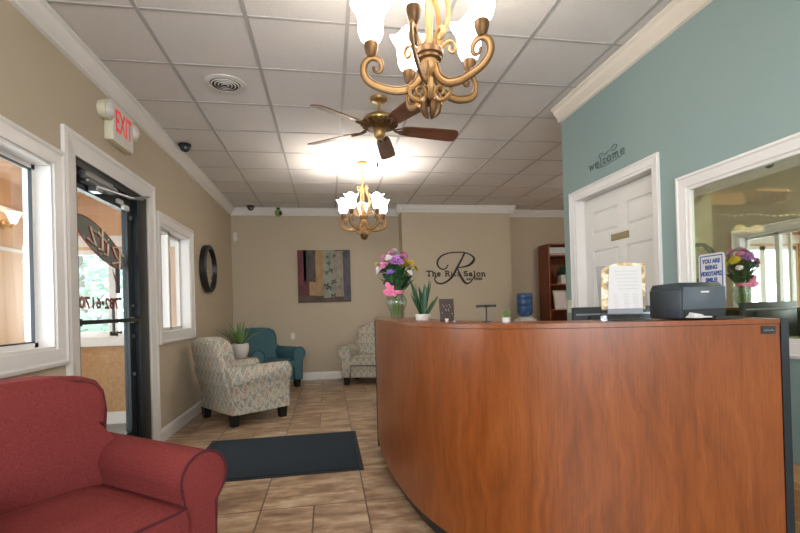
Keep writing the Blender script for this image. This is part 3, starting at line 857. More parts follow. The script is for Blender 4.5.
# ------------------------------------------------------------------ armchairs
def prism_back(poly, y0, y1, lean, bev):
    m = MB()
    m.prism(poly, y0, y1, lambda u, v, w: (u, w + lean * (v - .3), v), bev, 4)
    return m
def armchair(label, fab, welt, loc, rz, lean=.24, widen=0.0, deepen=0.0, compact=1.0):
    t = thing('armchair', label, 'armchair', loc, rz)
    m = MB(); m.box(-.39, .39, -.36, .30, .12, .31, .015, 2); m.build('base', fab, t, True)
    # seat cushion, pillowed
    m = MB()
    n = 10; g0 = []
    for zt, sg in ((0, 1), (1, -1)):
        grid = []
        for i in range(n + 1):
            row = []
            for j in range(n + 1):
                u, v = -1 + 2 * i / n, -1 + 2 * j / n
                e = (1 - abs(u) ** 5) * (1 - abs(v) ** 5)
                rr = (1 - .035 * (abs(v) ** 6)), (1 - .03 * (abs(u) ** 6))
                row.append(m.bm.verts.new((.262 * u * rr[0], -.125 + .288 * v * rr[1], (.445 + .03 * e) if zt == 0 else (.325 - .01 * e))))
            grid.append(row)
        g0.append(grid)
        for i in range(n):
            for j in range(n): m.bm.faces.new((grid[i][j], grid[i + 1][j], grid[i + 1][j + 1], grid[i][j + 1]))
    def rim(g): return [g[i][0] for i in range(n + 1)] + [g[n][j] for j in range(1, n + 1)] + [g[i][n] for i in range(n - 1, -1, -1)] + [g[0][j] for j in range(n - 1, 0, -1)]
    A, B = rim(g0[0]), rim(g0[1])
    C = [m.bm.verts.new(((a.co + b.co) / 2) + Vector((a.co.x * .03, (a.co.y + .125) * .03, 0))) for a, b in zip(A, B)]
    for i in range(len(A)):
        k = (i + 1) % len(A)
        m.bm.faces.new((A[i], A[k], C[k], C[i])); m.bm.faces.new((C[i], C[k], B[k], B[i]))
    cush_pts = [v.co.copy() for v in A]
    sc_ = m.build('seat_cushion', fab, t, True)
    MB().tube(cush_pts, .006, 6, closed=True).build('piping', welt, sc_, True)
    # backrest with rounded shoulders swelling above the arms
    hb = [(.275, .56), (.29, .64), (.32, .71), (.332, .79), (.325, .86), (.295, .91), (.24, .935), (.12, .95)]
    bp = [(-.275, .16), (.275, .16)] + hb + [(0, .953)] + [(-u, v) for u, v in hb[::-1]]
    m = prism_back(bp, .10, .28, lean, .055); bk = m.build('backrest', fab, t, True)
    m = MB(); m.tube([(u * .94, .112 + lean * (v - .3), v - .02 if v > .6 else v) for u, v in bp[2:]], .006, 6); m.build('piping', welt, bk, True)
    m = MB(); m.prism([(-.36, .12), (.36, .12), (.335, .60), (.325, .82), (.28, .90), (-.28, .90), (-.325, .82), (-.335, .60)], .24, .305, lambda u, v, w: (u, w + lean * (v - .3), v), .012, 2); m.build('back_panel', fab, t, True)
    # rolled arms
    for s in (-1, 1):
        prof = [(.262, .125), (.405, .125), (.408, .42), (.425, .44)]
        cx, cz, r = .358, .532, .108
        for k in range(13):
            a = math.radians(-42 + k * 19.5)
            prof.append((cx + r * math.cos(a), cz + r * math.sin(a)))
        prof += [(.262, .47)]
        m = MB(); m.prism([(s * u, v) for u, v in prof], -.385, .31, lambda u, v, w: (u, w + (.2 * (v - .4) if w > 0 else 0), v), .012, 3)
        ar = m.build('arm', fab, t, True)
        m = MB(); m.tube([(s * u, -.383, v) for u, v in prof], .006, 6, closed=True); m.build('piping', welt, ar, True)
    for sx in (-1, 1):
        for sy in (-.32, .26):
            m = MB(); x0, y0 = sx * .345, sy
            m.hexa([(x0 - .034, y0 - .034, 0), (x0 + .034, y0 - .034, 0), (x0 + .034, y0 + .034, 0), (x0 - .034, y0 + .034, 0),
                    (x0 - .044, y0 - .044, .126), (x0 + .044, y0 - .044, .126), (x0 + .044, y0 + .044, .126), (x0 - .044, y0 + .044, .125)])
            m.build('leg', 'black_wood', t)
    if widen or deepen or compact != 1.0:
        for o in t.children_recursive:
            for v in o.data.vertices:
                if v.co.x < -1e-4: v.co.x -= widen
                if v.co.y > .04: v.co.y += deepen
                v.co.x *= compact; v.co.y *= compact
                if v.co.z > .05: v.co.z = EYE - compact * (EYE - v.co.z) + .008
    return t
armchair('red fabric armchair cut off by the left picture edge under the window', 'red_fabric', 'red_welt', (-.962, 1.815, 0), math.radians(52), .12, .06, .07, .92)
armchair('floral fabric armchair in front of the white-pot plant, side and back showing', 'floral', 'floral_welt', (-1.02, 5.57, 0), math.radians(127))
armchair('dark teal fabric armchair in the far left corner', 'teal_fabric', 'teal_welt', (-.99, 7.60, 0), math.radians(37))
armchair('floral armchair at the back wall, partly behind the counter', 'floral', 'floral_welt', (.70, 7.64, 0), math.radians(-20))

# entrance mat
t = thing('entrance_mat', 'dark blue-grey rectangular floor mat on the tiles before the door', 'mat', (-.435, 4.04, 0))
MB().box(-.68, .67, -.56, .56, 0, .006, .002).build('rubber_edge', 'mat_edge', t)
MB().box(-.65, .64, -.53, .53, .0061, .012).build('pile', 'mat_rug', t)

# ------------------------------------------------------------------ chandeliers and fan
def chandelier(label, loc, phase):
    """origin at the ceiling; cups about 0.66 m below it"""
    t = thing('chandelier', label, 'chandelier', loc, 0, 'scrolled gold chandeliers')
    m = MB(); m.lathe([(0, 0), (.062, 0), (.064, -.012), (.055, -.028), (.02, -.036), (0, -.036)], (0, 0, 0), 24); m.build('canopy', 'gold', t, True)
    m = MB(); m.tube([(0, 0, -.03), (0, 0, -.32)], .006, 8)
    for k in range(9): m.lathe([(.006, -.010), (.011, 0), (.006, .010)], (0, 0, -.06 - k * .028), 8)
    m.build('stem', 'gold', t, True)
    m = MB()
    m.lathe([(0, -.31), (.014, -.315), (.02, -.33), (.012, -.345), (.012, -.52), (.016, -.635), (.052, -.640), (.052, -.646), (.044, -.66), (.040, -.70), (.040, -.725), (.030, -.745), (.012, -.76), (.012, -.80), (.022, -.81), (.012, -.83), (.018, -.85), (0, -.88)], (0, 0, 0), 20)
    m.build('hub', 'gold', t, True)
    m = MB(); m.lathe([(.040, -.644), (.058, -.644), (.062, -.650), (.062, -.672), (.054, -.678), (.054, -.690), (.048, -.695), (.036, -.695)], (0, 0, 0), 28); m.build('hub_ring', 'dark_gold', t, True)
    def radial(pts, a): return [(r * math.cos(a), r * math.sin(a), z) for r, z in pts]
    for k in range(5):
        a = math.radians(phase + 72 * k)
        tan = Vector((-math.sin(a), math.cos(a), 0))
        arm_c = [(.030, -.715), (.045, -.77), (.085, -.81), (.145, -.822), (.205, -.81), (.262, -.785), (.290, -.745), (.285, -.70), (.255, -.675), (.222, -.685), (.210, -.715), (.222, -.738), (.242, -.733), (.246, -.715)]
        p = spline(radial(arm_c, a), 5)
        n_ = len(p); tg = [(p[min(i + 1, n_ - 1)] - p[max(i - 1, 0)]).normalized() for i in range(n_)]
        wd = [.0135 * max(0.25, 1 - (i / n_) ** 2.2) for i in range(n_)]
        m = MB(); m.tube(p, [w * 1.05 for w in wd], 8, flat=(tan, .55)); ar = m.build('arm', 'gold', t, True)
        g_ = MB()
        for s in (-1, 1): g_.tube([q + tan.cross(v) * s * w for q, v, w in zip(p, tg, wd)], [.0035 + .25 * w for w in wd], 6)
        g_.build('arm_edge', 'dark_gold', ar, True)
        low = [(.10, -.815), (.085, -.86), (.045, -.875), (.022, -.845), (.035, -.815), (.060, -.82), (.062, -.842), (.050, -.848)]
        m = MB(); p2 = spline(radial(low, a + .25), 5); m.tube(p2, [.009 - .004 * i / len(p2) for i in range(len(p2))], 7, flat=(tan, 1.5)); m.build('lower_scroll', 'gold', t, True)
        m = MB(); up = [(.040, -.665), (.055, -.60), (.090, -.52), (.088, -.44), (.055, -.37), (.030, -.33), (.042, -.30), (.062, -.305), (.064, -.328), (.050, -.335)]
        p3 = spline(radial(up, a + .3), 5); m.tube(p3, .0095, 7, flat=(tan, 1.5)); m.build('upper_strap', 'gold', t, True)
        m = MB(); us = [(.045, -.65), (.075, -.61), (.105, -.60), (.122, -.622), (.112, -.648), (.092, -.642), (.094, -.622)]
        p4 = spline(radial(us, a + .75), 5); m.tube(p4, [.008 - .003 * i / len(p4) for i in range(len(p4))], 7, flat=(tan, 1.5)); m.build('side_scroll', 'gold', t, True)
        m = MB(); lf = [(.012, -.86), (.035, -.885), (.030, -.92), (.012, -.945)]
        m.tube(spline(radial(lf, a + .6), 4), [.004, .010, .012, .012, .013, .013, .012, .012, .011, .009, .007, .005, .002], 6, flat=(tan, 1.4)); m.build('leaf_drop', 'dark_gold', t, True)
        cx, cy = .255 * math.cos(a), .255 * math.sin(a)
        m = MB(); m.lathe([(0, -.675), (.014, -.672), (.024, -.655), (.030, -.635), (.031, -.612), (.026, -.608), (0, -.608)], (cx, cy, 0), 16); m.build('candle_cup', 'dark_gold', t, True)
        m = MB()
        prof = [(.026, -.612), (.044, -.594), (.054, -.566), (.055, -.530), (.056, -.500), (.066, -.470), (.084, -.446)]
        m.lathe(prof, (cx, cy, 0), 24, wob=lambda an, i: 1 + .07 * (i / 6) ** 2 * math.cos(4 * an + .6))
        for v in m.bm.verts:
            if v.co.z > -.5: v.co.z += .012 * ((v.co.z + .5) / .05) * math.cos(4 * math.atan2(v.co.y - cy, v.co.x - cx) + .6)
        m.build('lamp_shade', 'shade', t, True)
    return t
def bulbs(c, phase, watts, zoff=-.545):
    for k in range(5):
        a = math.radians(phase + 72 * k)
        d = bpy.data.lights.new('chandelier_bulb', 'POINT'); d.energy = watts; d.shadow_soft_size = .022; d.color = (1.0, .98, .955)
        o = bpy.data.objects.new('chandelier_bulb', d); COL.objects.link(o)
        o.location = (c[0] + .255 * math.cos(a), c[1] + .255 * math.sin(a), c[2] + zoff + .06)
CH1, CH2 = (.47, 1.97, 3.0), (.455, 5.56, 3.0)
chandelier('large scrolled gold chandelier nearest the camera, cut by the top edge', CH1, 28)
chandelier('smaller-looking gold chandelier beyond the ceiling fan', CH2, 16)
bulbs(CH1, 28, LAMP_NEAR); bulbs(CH2, 16, LAMP_FAR)

t = thing('ceiling_fan', 'brass ceiling fan with five dark wood blades between the chandeliers', 'ceiling fan', (.47, 3.86, 3.035))
m = MB(); m.lathe([(0, -.03), (.068, -.035), (.075, -.02), (.07, -.05), (.045, -.066), (0, -.066)], (0, 0, 0), 24); m.build('canopy', 'brass', t, True)
MB().tube([(0, 0, -.06), (0, 0, -.17)], .013, 10).build('downrod', 'brass', t, True)
m = MB(); m.lathe([(0, -.155), (.04, -.16), (.09, -.175), (.13, -.20), (.142, -.222), (.138, -.235)], (0, 0, 0), 28); m.build('motor_housing', 'brass', t, True)
m = MB(); m.lathe([(.138, -.235), (.15, -.24), (.14, -.262), (.11, -.285), (.06, -.292), (0, -.292)], (0, 0, 0), 28)
for k in range(20):
    a = k * PI / 10
    m.tube(spline([(.148 * math.cos(a), .148 * math.sin(a), -.238), (.155 * math.cos(a + .1), .155 * math.sin(a + .1), -.255), (.13 * math.cos(a + .18), .13 * math.sin(a + .18), -.272), (.10 * math.cos(a), .10 * math.sin(a), -.286)], 3), .007, 5)
m.build('filigree_band', 'dark_gold', t, True)
m = MB(); m.lathe([(0, -.285), (.045, -.29), (.052, -.305), (.048, -.35), (.036, -.368), (.012, -.378), (0, -.378)], (0, 0, 0), 20); m.build('switch_housing', 'brass', t, True)
for k in range(5):
    a = math.radians(4 + 72 * k); ca, sa = math.cos(a), math.sin(a)
    def bl(u, v, w, ca=ca, sa=sa):
        z = -.29 + w - v * .30 - .03 * u
        return (u * ca - v * sa, u * sa + v * ca, z)
    out = [(.20, -.045), (.26, -.058), (.45, -.068), (.65, -.072), (.685, -.062), (.70, -.03), (.70, .03), (.685, .062), (.65, .072), (.45, .068), (.26, .058), (.20, .045)]
    m = MB(); m.prism(out, -.004, .004, bl); b_ = m.build('blade', 'blade_wood', t)
    m = MB(); m.tube(spline([bl(.10, 0, .03), bl(.15, .02, .0), bl(.20, .0, -.008), bl(.27, 0, -.008)], 4), .010, 6)
    m.tube(spline([bl(.13, .0, .0), bl(.19, .035, -.006), bl(.24, .03, -.008), bl(.25, .01, -.008)], 4), .007, 6)
    m.tube(spline([bl(.13, .0, .0), bl(.19, -.035, -.006), bl(.24, -.03, -.008), bl(.25, -.01, -.008)], 4), .007, 6)
    m.build('blade_bracket', 'dark_gold', t, True)
m = MB(); m.tube([(-.03, -.03, -.36), (-.03, -.03, -.58)], .0018, 5); pc = m.build('pull_chain', 'brass', t)
MB().lathe([(0, -.58), (.007, -.59), (.008, -.62), (0, -.63)], (-.03, -.03, 0), 8).build('pull_knob', 'black_wood', pc, True)

# ------------------------------------------------------------------ ceiling and wall fittings
t = thing('ceiling_vent', 'round white air diffuser in a ceiling tile near the exit sign', 'vent', (-.745, 3.74, 3.003))
m = MB(); m.lathe([(.155, .0), (.153, -.006), (.118, -.012), (.112, -.004)], (0, 0, 0), 32); m.build('flange', 'white_plastic', t, True)
m = MB(); m.lathe([(0, -.001), (.121, -.001)], (0, 0, 0), 32); m.build('dark_throat', 'black', t)
for r in (.105, .08, .055, .03):
    m = MB(); m.lathe([(r, -.010), (r - .007, -.016), (r - .009, -.014), (r - .003, -.009)], (0, 0, 0), 28); m.build('louvre_ring', 'white_plastic', t, True)
def dome(label, loc, rot=0):
    t = thing('dome_camera', label, 'camera', loc)
    m = MB(); m.lathe([(0, 0), (.062, 0), (.064, -.02), (.052, -.03)], (0, 0, 0), 20); m.build('base', 'black', t, True)
    m = MB(); m.lathe([(.052, -.028), (.048, -.05), (.034, -.07), (.012, -.08), (0, -.081)], (0, 0, 0), 20); m.build('dome', 'charcoal', t, True)
    m = MB(); m.lathe([(0, 0), (.012, 0), (.012, -.008), (0, -.01)], (.02, -.042, -.05), 8, 'y'); m.build('lens', 'steel', t, True)
dome('black dome camera on the ceiling by the left wall, past the exit sign', (-1.44, 5.12, 3.0))
dome('black dome camera on the ceiling in the far left corner', (-1.24, 8.0, 3.0))
t = thing('spot_camera', 'small greenish ball-shaped camera on the back wall crown moulding', 'camera', (-.80, 8.09, 2.90))
MB().lathe([(0, 0), (.03, 0), (.03, .03), (0, .03)], (0, 0, .06), 12).build('bracket', 'charcoal', t, True)
MB().ball((0, 0, 0), .062, 3).build('housing', 'leaf_pale', t, True)
MB().ball((.035, -.03, -.01), .035, 2).build('lens', 'black', t, True)
t = thing('motion_sensor', 'small white alarm sensor high in the far left corner', 'sensor', (-1.53, 8.2, 2.44))
MB().box(-.032, .032, -.05, 0, 0, .14, .012).build('housing', 'white_plastic', t, True)
MB().box(-.022, .022, -.056, -.045, .02, .07, .004).build('lens', 'ceramic', t)
t = thing('exit_sign', 'cream emergency exit sign with red letters and two lamp heads', 'exit sign', (XL, 3.88, 2.53))
MB().box(0, .062, -.18, .18, 0, .30, .008).build('housing', 'cream_plastic', t, True)
MB().box(.0625, .066, -.168, .168, .012, .288).build('face', 'white_plastic', t)
text_mesh('EXIT', .235, 'lettering', 'red_ink', t, lambda u, v, w: (.066 + w, u, .155 + v), bold=.003, depth=.002, sx=.60).data.materials[0] = emit('red_exit_letters', 'E8403C', .12)
for s in (-1, 1):
    m = MB(); m.lathe([(0, 0), (.06, 0), (.07, .03), (.068, .06), (.0, .062)], (.0, s * .225, .20), 20, 'x'); hd = m.build('lamp_head', 'cream_plastic', t, True)
    m = MB(); m.lathe([(.058, .062), (.05, .075), (.03, .088), (0, .092)], (.0, s * .225, .20), 18, 'x'); m.build('lens', 'ceramic', hd, True)
    m = MB(); m.tube([(.02, s * .17, .2), (.02, s * .21, .2)], .014, 8); m.build('swivel', 'cream_plastic', hd)
t = thing('wall_clock', 'large round black-rimmed wall clock on the left wall', 'clock', (XL, 6.46, 1.81))
m = MB(); m.lathe([(.30, 0), (.315, .01), (.315, .07), (.30, .085), (.27, .085), (.255, .03)], (0, 0, 0), 48, 'x'); m.build('rim', 'black', t, True)
m = MB(); m.lathe([(0, .03), (.26, .03)], (0, 0, 0), 48, 'x'); m.build('dial', 'dial', t)
m = MB()
for k in range(12):
    a = k * PI / 6; c, s = math.cos(a), math.sin(a)
    m.tube([(.033, .20 * s, .20 * c), (.033, .24 * s, .24 * c)], .006, 4)
m.build('hour_marks', 'dial_mark', t)
# painting
t = thing('painting', 'square abstract painting in maroon, ochre and grey on the back wall', 'painting', (-.05, 8.197, 1.355))
m = MB(); m.box(-.455, .455, -.035, 0, 0, .915, .004); m.build('canvas', 'p_brown', t)
m = MB()
def patch(mi, x0, x1, z0, z1, d=.0362):
    m.mi = mi; m.box(-.455 + x0 * .91, -.455 + x1 * .91, -d, -.034, z0 * .915, z1 * .915)
patch(0, 0.0, .16, .14, 1.0); patch(1, .11, .335, .38, 1.0); patch(0, 0.02, .22, .12, .40, .0366); patch(2, .335, .48, .12, 1.0); patch(2, .21, .40, .13, .39, .0370)
patch(3, .48, .70, .08, 1.0); patch(4, .68, .86, .10, .98, .0366); patch(5, .86, 1.0, .04, 1.0); patch(3, .76, .80, .3, .98, .037)
pn = m.build('colour_fields', ['p_maroon', 'p_dark', 'p_gold', 'p_grey', 'p_rose', 'p_slate'], t)
m = MB()
for fx, fz, r in [(.56, .86, .03), (.70, .88, .035), (.58, .74, .04), (.62, .60, .05), (.54, .56, .04), (.68, .38, .05), (.54, .30, .06), (.60, .26, .04), (.66, .10, .06)]:
    for k in range(4):
        a = k * 1.3 + fx * 9; cx, cz = -.455 + fx * .91, fz * .915
        dx, dz = math.cos(a), math.sin(a)
        m.poly([(cx, -.0378, cz), (cx + r * .6 * dx - r * .3 * dz, -.0378, cz + r * .6 * dz + r * .3 * dx), (cx + r * 1.2 * dx, -.0378, cz + r * 1.2 * dz), (cx + r * .6 * dx + r * .3 * dz, -.0378, cz + r * .6 * dz - r * .3 * dx)])
m.build('painted_leaves', 'p_leaf', pn, recalc=False)

# wall lettering with serifs
GL = {  # strokes on a cap height of 1
 'T': (.86, [[(0, .80), (0, 1), (.86, 1), (.86, .80)], [(.43, 1), (.43, 0)], [(.24, 0), (.62, 0)]]),
 'h': (.74, [[(.0, 1), (.14, 1), (.14, 0)], [(.02, 0), (.28, 0)], [(.14, .5), (.28, .66), (.46, .66), (.56, .5), (.56, 0)], [(.44, 0), (.70, 0)]]),
 'e': (.64, [[(.06, .36), (.56, .36), (.52, .58), (.32, .68), (.12, .58), (.05, .34), (.14, .08), (.34, 0), (.56, .12)]]),
 'R': (.92, [[(0, 1), (.5, 1), (.70, .90), (.72, .68), (.52, .52), (.16, .52)], [(.16, 1), (.16, 0)], [(0, 0), (.34, 0)], [(.50, .52), (.76, 0), (.92, 0)]]),
 'i': (.38, [[(.04, .66), (.18, .66), (.18, 0)], [(.04, 0), (.32, 0)], [(.16, .94), (.19, .94)]]),
 't': (.46, [[(.20, .92), (.20, .12), (.30, .02), (.44, .08)], [(.02, .66), (.42, .66)]]),
 'z': (.60, [[(.05, .52), (.05, .66), (.52, .66), (.05, 0), (.54, 0), (.54, .14)]]),
 'S': (.72, [[(.62, .78), (.60, .92), (.36, 1.0), (.12, .90), (.08, .72), (.22, .57), (.46, .48), (.64, .32), (.60, .10), (.36, 0), (.10, .08), (.06, .26)]]),
 'a': (.68, [[(.10, .54), (.28, .68), (.48, .60), (.50, .10), (.64, .02)], [(.50, .40), (.20, .36), (.06, .18), (.20, 0), (.50, .14)]]),
 'l': (.38, [[(.04, 1), (.18, 1), (.18, 0)], [(.04, 0), (.32, 0)]]),
 'o': (.68, [[(.32, .68), (.12, .58), (.05, .34), (.12, .08), (.32, 0), (.53, .08), (.60, .34), (.53, .58), (.32, .68)]]),
 'n': (.74, [[(.0, .66), (.14, .66), (.14, 0)], [(.02, 0), (.28, 0)], [(.14, .5), (.28, .66), (.46, .66), (.56, .5), (.56, 0)], [(.44, 0), (.70, 0)]]),
 's': (.52, [[(.44, .52), (.28, .68), (.10, .56), (.14, .40), (.40, .28), (.44, .10), (.26, 0), (.06, .10)]]),
 '.': (.30, [[(.12, .02), (.15, .02)]]), ' ': (.40, []),
 '2': (.66, [[(.08, .78), (.30, 1), (.54, .84), (.48, .56), (.06, 0), (.58, 0)]]),
 '0': (.68, [[(.32, 1), (.12, .8), (.08, .5), (.12, .2), (.32, 0), (.52, .2), (.56, .5), (.52, .8), (.32, 1)]]),
 'w': (.92, [[(.0, .66), (.12, .66), (.26, .04), (.44, .60), (.62, .04), (.80, .66)]]),
 'c': (.58, [[(.50, .54), (.32, .68), (.12, .58), (.05, .34), (.14, .08), (.34, 0), (.52, .12)]]),
 'm': (1.06, [[(.0, .66), (.14, .66), (.14, 0)], [(.14, .5), (.28, .66), (.40, .64), (.48, .5), (.48, 0)], [(.48, .5), (.62, .66), (.74, .64), (.82, .5), (.82, 0), (.94, 0)]]),
}
def stroke_text(mb, body, height, width, r, fn):
    """fit the words into the given width; fn(u,v)->xyz"""
    tot = sum(GL[c][0] + .12 for c in body)
    kx = width / tot; x = 0
    for c in body:
        w, sts = GL[c]
        for st in sts: mb.tube([fn((x + a) * kx, b * height) for a, b in st], r, 5)
        x += w + .12
PYF = 7.86
def lg(cx, cy):   # logo drawing units to the pilaster face
    px_, py_ = 424 + cx / 10.24, 248 + cy / 10.24
    return (1.726 + (px_ - 427) * .01829, PYF - .008, 1.867 - (py_ - 270) * .0176 - (px_ - 427) * .0003)
t = thing('wall_logo', 'black script letter R with salon lettering on the back wall pilaster', 'wall sign', (0, 0, 0))
m = MB()
def sc_stroke(pts, rad):
    p = spline([lg(*q) for q in pts], 6); n = len(p)
    m.tube(p, [rad(i / (n - 1)) for i in range(n)], 6, flat=(Vector((0, 1, 0)), .4))
sc_stroke([(245, 170), (222, 208), (182, 216), (146, 188), (138, 140), (178, 82), (258, 50), (350, 40), (440, 48), (505, 85), (512, 122), (470, 168), (410, 190), (338, 200)], lambda t: .010 + .014 * math.exp(-((t - .80) / .10) ** 2) + .006 * math.exp(-((t - .3) / .1) ** 2))
sc_stroke([(420, 45), (385, 115), (335, 205), (290, 285), (235, 338), (170, 365), (122, 350), (106, 312), (128, 292)], lambda t: .016 - .006 * t + .006 * math.exp(-((t - .35) / .2) ** 2))
sc_stroke([(338, 200), (362, 260), (392, 325), (428, 362), (468, 352), (500, 312), (520, 288)], lambda t: .010 + .013 * math.exp(-((t - .35) / .2) ** 2))
m.build('monogram', 'logo_ink', t, True)
x0 = lg(25, 287); sl = -.0003 / .01829
for word, u0, wd in (('The', 0.0, .27), ('Ritz', .335, .285), ('Salon', .675, .425)):
    m = MB(); stroke_text(m, word, .088, wd, .0105, lambda u, v: (x0[0] + u0 + u, PYF - .005, x0[2] + v + sl * (u + u0))); m.build('lettering', 'logo_ink', t)
m = MB(); x1 = lg(432, 328)
stroke_text(m, 'est. 2000', .045, .30, .006, lambda u, v: (x1[0] + u, PYF - .004, x1[2] + v + sl * u)); m.build('small_lettering', 'logo_ink', t)
t = thing('wall_lettering', 'small dark welcome lettering above the white door on the teal wall', 'wall sign', (0, 0, 0))
m = MB(); wf = lambda u, v: (XR - .003, 3.45 - u, 2.295 + v * .75)
stroke_text(m, 'welcome', .085, .47, .0042, wf)
for st in ([(.13, .11), (.16, .15), (.20, .13), (.19, .11)], [(.22, .10), (.27, .13), (.33, .10), (.37, .13)], [(.30, .13), (.335, .165), (.37, .14), (.36, .12)], [(.10, -.01), (.2, -.025), (.34, -.02), (.42, -.01)]):
    m.tube(spline([wf(q[0], q[1] * .85) for q in st], 4), .0025, 5)
m.build('lettering', 'grey_vinyl', t)
t = thing('light_switch', 'cream switch plate at the end of the teal wall by the door', 'switch', (XR, 3.82, 1.13))
MB().box(-.006, 0, -.036, .036, 0, .115, .002).build('plate', 'cream_plastic', t)
MB().box(-.012, -.006, -.006, .006, .045, .07).build('toggle', 'white_plastic', t)
t = thing('wall_outlet', 'beige outlet plate low on the back wall beside the teal armchair', 'outlet', (-.62, YB, .72))
MB().box(-.036, .036, -.006, 0, 0, .115, .002).build('plate', 'cream_plastic', t)
MB().box(-.017, .017, -.009, -.006, .02, .095).build('sockets', 'white_plastic', t)
t = thing('warning_sign', 'white sign with blue border and letters on the mirror glass', 'sign', (XR + .015, 2.283, 1.205))
m = MB(); m.prism([(-.088 + a, b) for a, b in [(0, .012), (.012, 0), (.164, 0), (.176, .012), (.176, .262), (.164, .274), (.012, .274), (0, .262)]], 0, .003, lambda u, v, w: (-w, -u, v)); m.build('panel', 'paper', t)
m = MB()
for q in [(-.078, .078, .010, .016), (-.078, .078, .258, .264), (-.078, -.072, .016, .258), (.072, .078, .016, .258)]: m.box(-.0036, -.003, q[0], q[1], q[2], q[3])
m.build('border', 'blue_ink', t)
for i, s_ in enumerate(('YOU ARE', 'BEING', 'VIDEOTAPED', 'SMILE!')):
    text_mesh(s_, .033, 'lettering', 'blue_ink', t, lambda u, v, w, i=i: (-.003 - w, -u, .230 - i * .036 + v), bold=.0016, depth=.001, sx=.78 if i == 2 else .9)

# ------------------------------------------------------------------ things on the counter
def flower(mb, c, r, n=14, up=.35, rnd=random):
    c = Vector(c)
    ax = Vector((c.x * 2 + rnd.uniform(-.02, .02), c.y * 2 + rnd.uniform(-.02, .02), .22)).normalized()
    e1 = ax.orthogonal().normalized(); e2 = ax.cross(e1)
    for ring, (k, ln) in enumerate(((n, 1), (n - 3, .72), (n - 6, .42))):
        for j in range(k):
            a = 2 * PI * j / k + ring * .3 + rnd.uniform(-.1, .1)
            d = e1 * math.cos(a) + e2 * math.sin(a); sd = ax.cross(d)
            lift = ax * (r * (.12 + .28 * ring))
            mb.strip([c + lift * .5, c + d * r * ln * .6 + lift, c + d * r * ln + lift * (1.1 - up)], [r * .06, r * .2, r * .07], sd, vee=.2)
def bouquet(loc):
    rnd = random.Random(11)
    t = thing('flower_bouquet', 'mixed pink, purple and yellow cut flowers in the glass vase', 'flowers', loc)
    m = MB()
    heads = []
    spec = [('f_purple', .00, -.06, .44, .070), ('f_pink', -.085, .0, .47, .055), ('f_white', .0, .03, .52, .055), ('f_yellow', .112, -.04, .42, .055), ('f_yellow', -.05, .085, .45, .055), ('f_pink', .07, .03, .50, .05),
            ('f_white', -.13, -.01, .38, .048), ('f_violet', -.05, -.075, .36, .042), ('f_purple', .05, .10, .46, .055), ('f_yellow', .05, .13, .39, .06), ('f_white', .10, -.075, .35, .034), ('f_violet', -.09, .11, .41, .062),
            ('f_yellow', -.15, .0, .43, .028), ('f_yellow', .165, .0, .39, .03), ('f_pink', -.03, .0, .50, .05), ('f_white', .03, .07, .50, .055), ('f_pink', -.10, -.05, .41, .05), ('f_yellow', .09, .07, .44, .05), ('f_yellow', .02, .13, .43, .05), ('f_white', -.06, -.05, .47, .04), ('f_pink', .06, -.05, .48, .042), ('f_white', .0, .12, .48, .05), ('f_pink', -.02, .13, .36, .04)]
    for mat, x, y, z, r in spec:
        m.tube(spline([(x * .12 + rnd.uniform(-.02, .02), y * .12 + rnd.uniform(-.02, .02), .015), (x * .2, y * .2, .23), (x * .6, y * .6, .34), (x, y, z)], 4), .0035, 5)
    m.build('stems', 'stem', t)
    for mat, x, y, z, r in spec:
        q = MB(); flower(q, (x, y, z), r, 14, rnd=rnd)
        q.mi = 1; q.ball((x * 1.03, y * 1.03, z + r * .3), r * .16, 1)
        q.build('flower', [mat, 'f_yellow'], t, recalc=False)
    m = MB()
    for k in range(150):
        a = rnd.uniform(0, 2 * PI); rr = rnd.uniform(.06, .145); z = rnd.uniform(.26, .42)
        c = Vector((rr * .5 * math.cos(a), rr * .5 * math.sin(a), z - .05)); e = Vector((rr * 1.05 * math.cos(a), rr * 1.05 * math.sin(a), z + rnd.uniform(-.02, .05)))
        sd = Vector((-math.sin(a), math.cos(a), rnd.uniform(-.4, .4))).normalized()
        m.strip([c, (c + e) / 2 + Vector((0, 0, .02)), e], [.005, .022, .002], sd, vee=.2)
    m.build('foliage', 'leaf_dark', t, recalc=False)
VL = (.545, 3.66, HT)
t = thing('glass_vase', 'clear glass vase with pink bow at the left end of the counter', 'vase', VL)
m = MB(); m.lathe([(0, .0), (.045, .0), (.050, .008), (.055, .04), (.078, .10), (.086, .135), (.076, .17), (.052, .20), (.046, .215), (.056, .238), (.060, .242), (.055, .240), (.043, .216), (.048, .20), (.072, .168), (.081, .135), (.073, .10), (.049, .04), (.044, .018), (0, .014)], (0, 0, 0), 28); m.build('body', 'vase_glass', t, True)
m = MB(); m.lathe([(.052, .198), (.053, .204), (.052, .226), (.048, .222)], (0, 0, 0), 20)
for sx, zz, w in ((-.075, .25, .034), (-.065, .205, .03), (-.105, .215, .03), (-.035, .245, .028), (-.01, .20, .024), (-.09, .27, .024)):
    m.tube(spline([(-.045, -.05, .22), (-.045 + (sx + .045) * .6, -.065, zz + .012), (sx, -.06, zz), (-.045 + (sx + .045) * .6, -.055, zz - .018), (-.045, -.05, .215)], 4), w * .42, 7, flat=(Vector((0, 1, 0)), .6))
m.build('bow', 'ribbon', t, True)
bouquet((VL[0], VL[1], HT + .012))

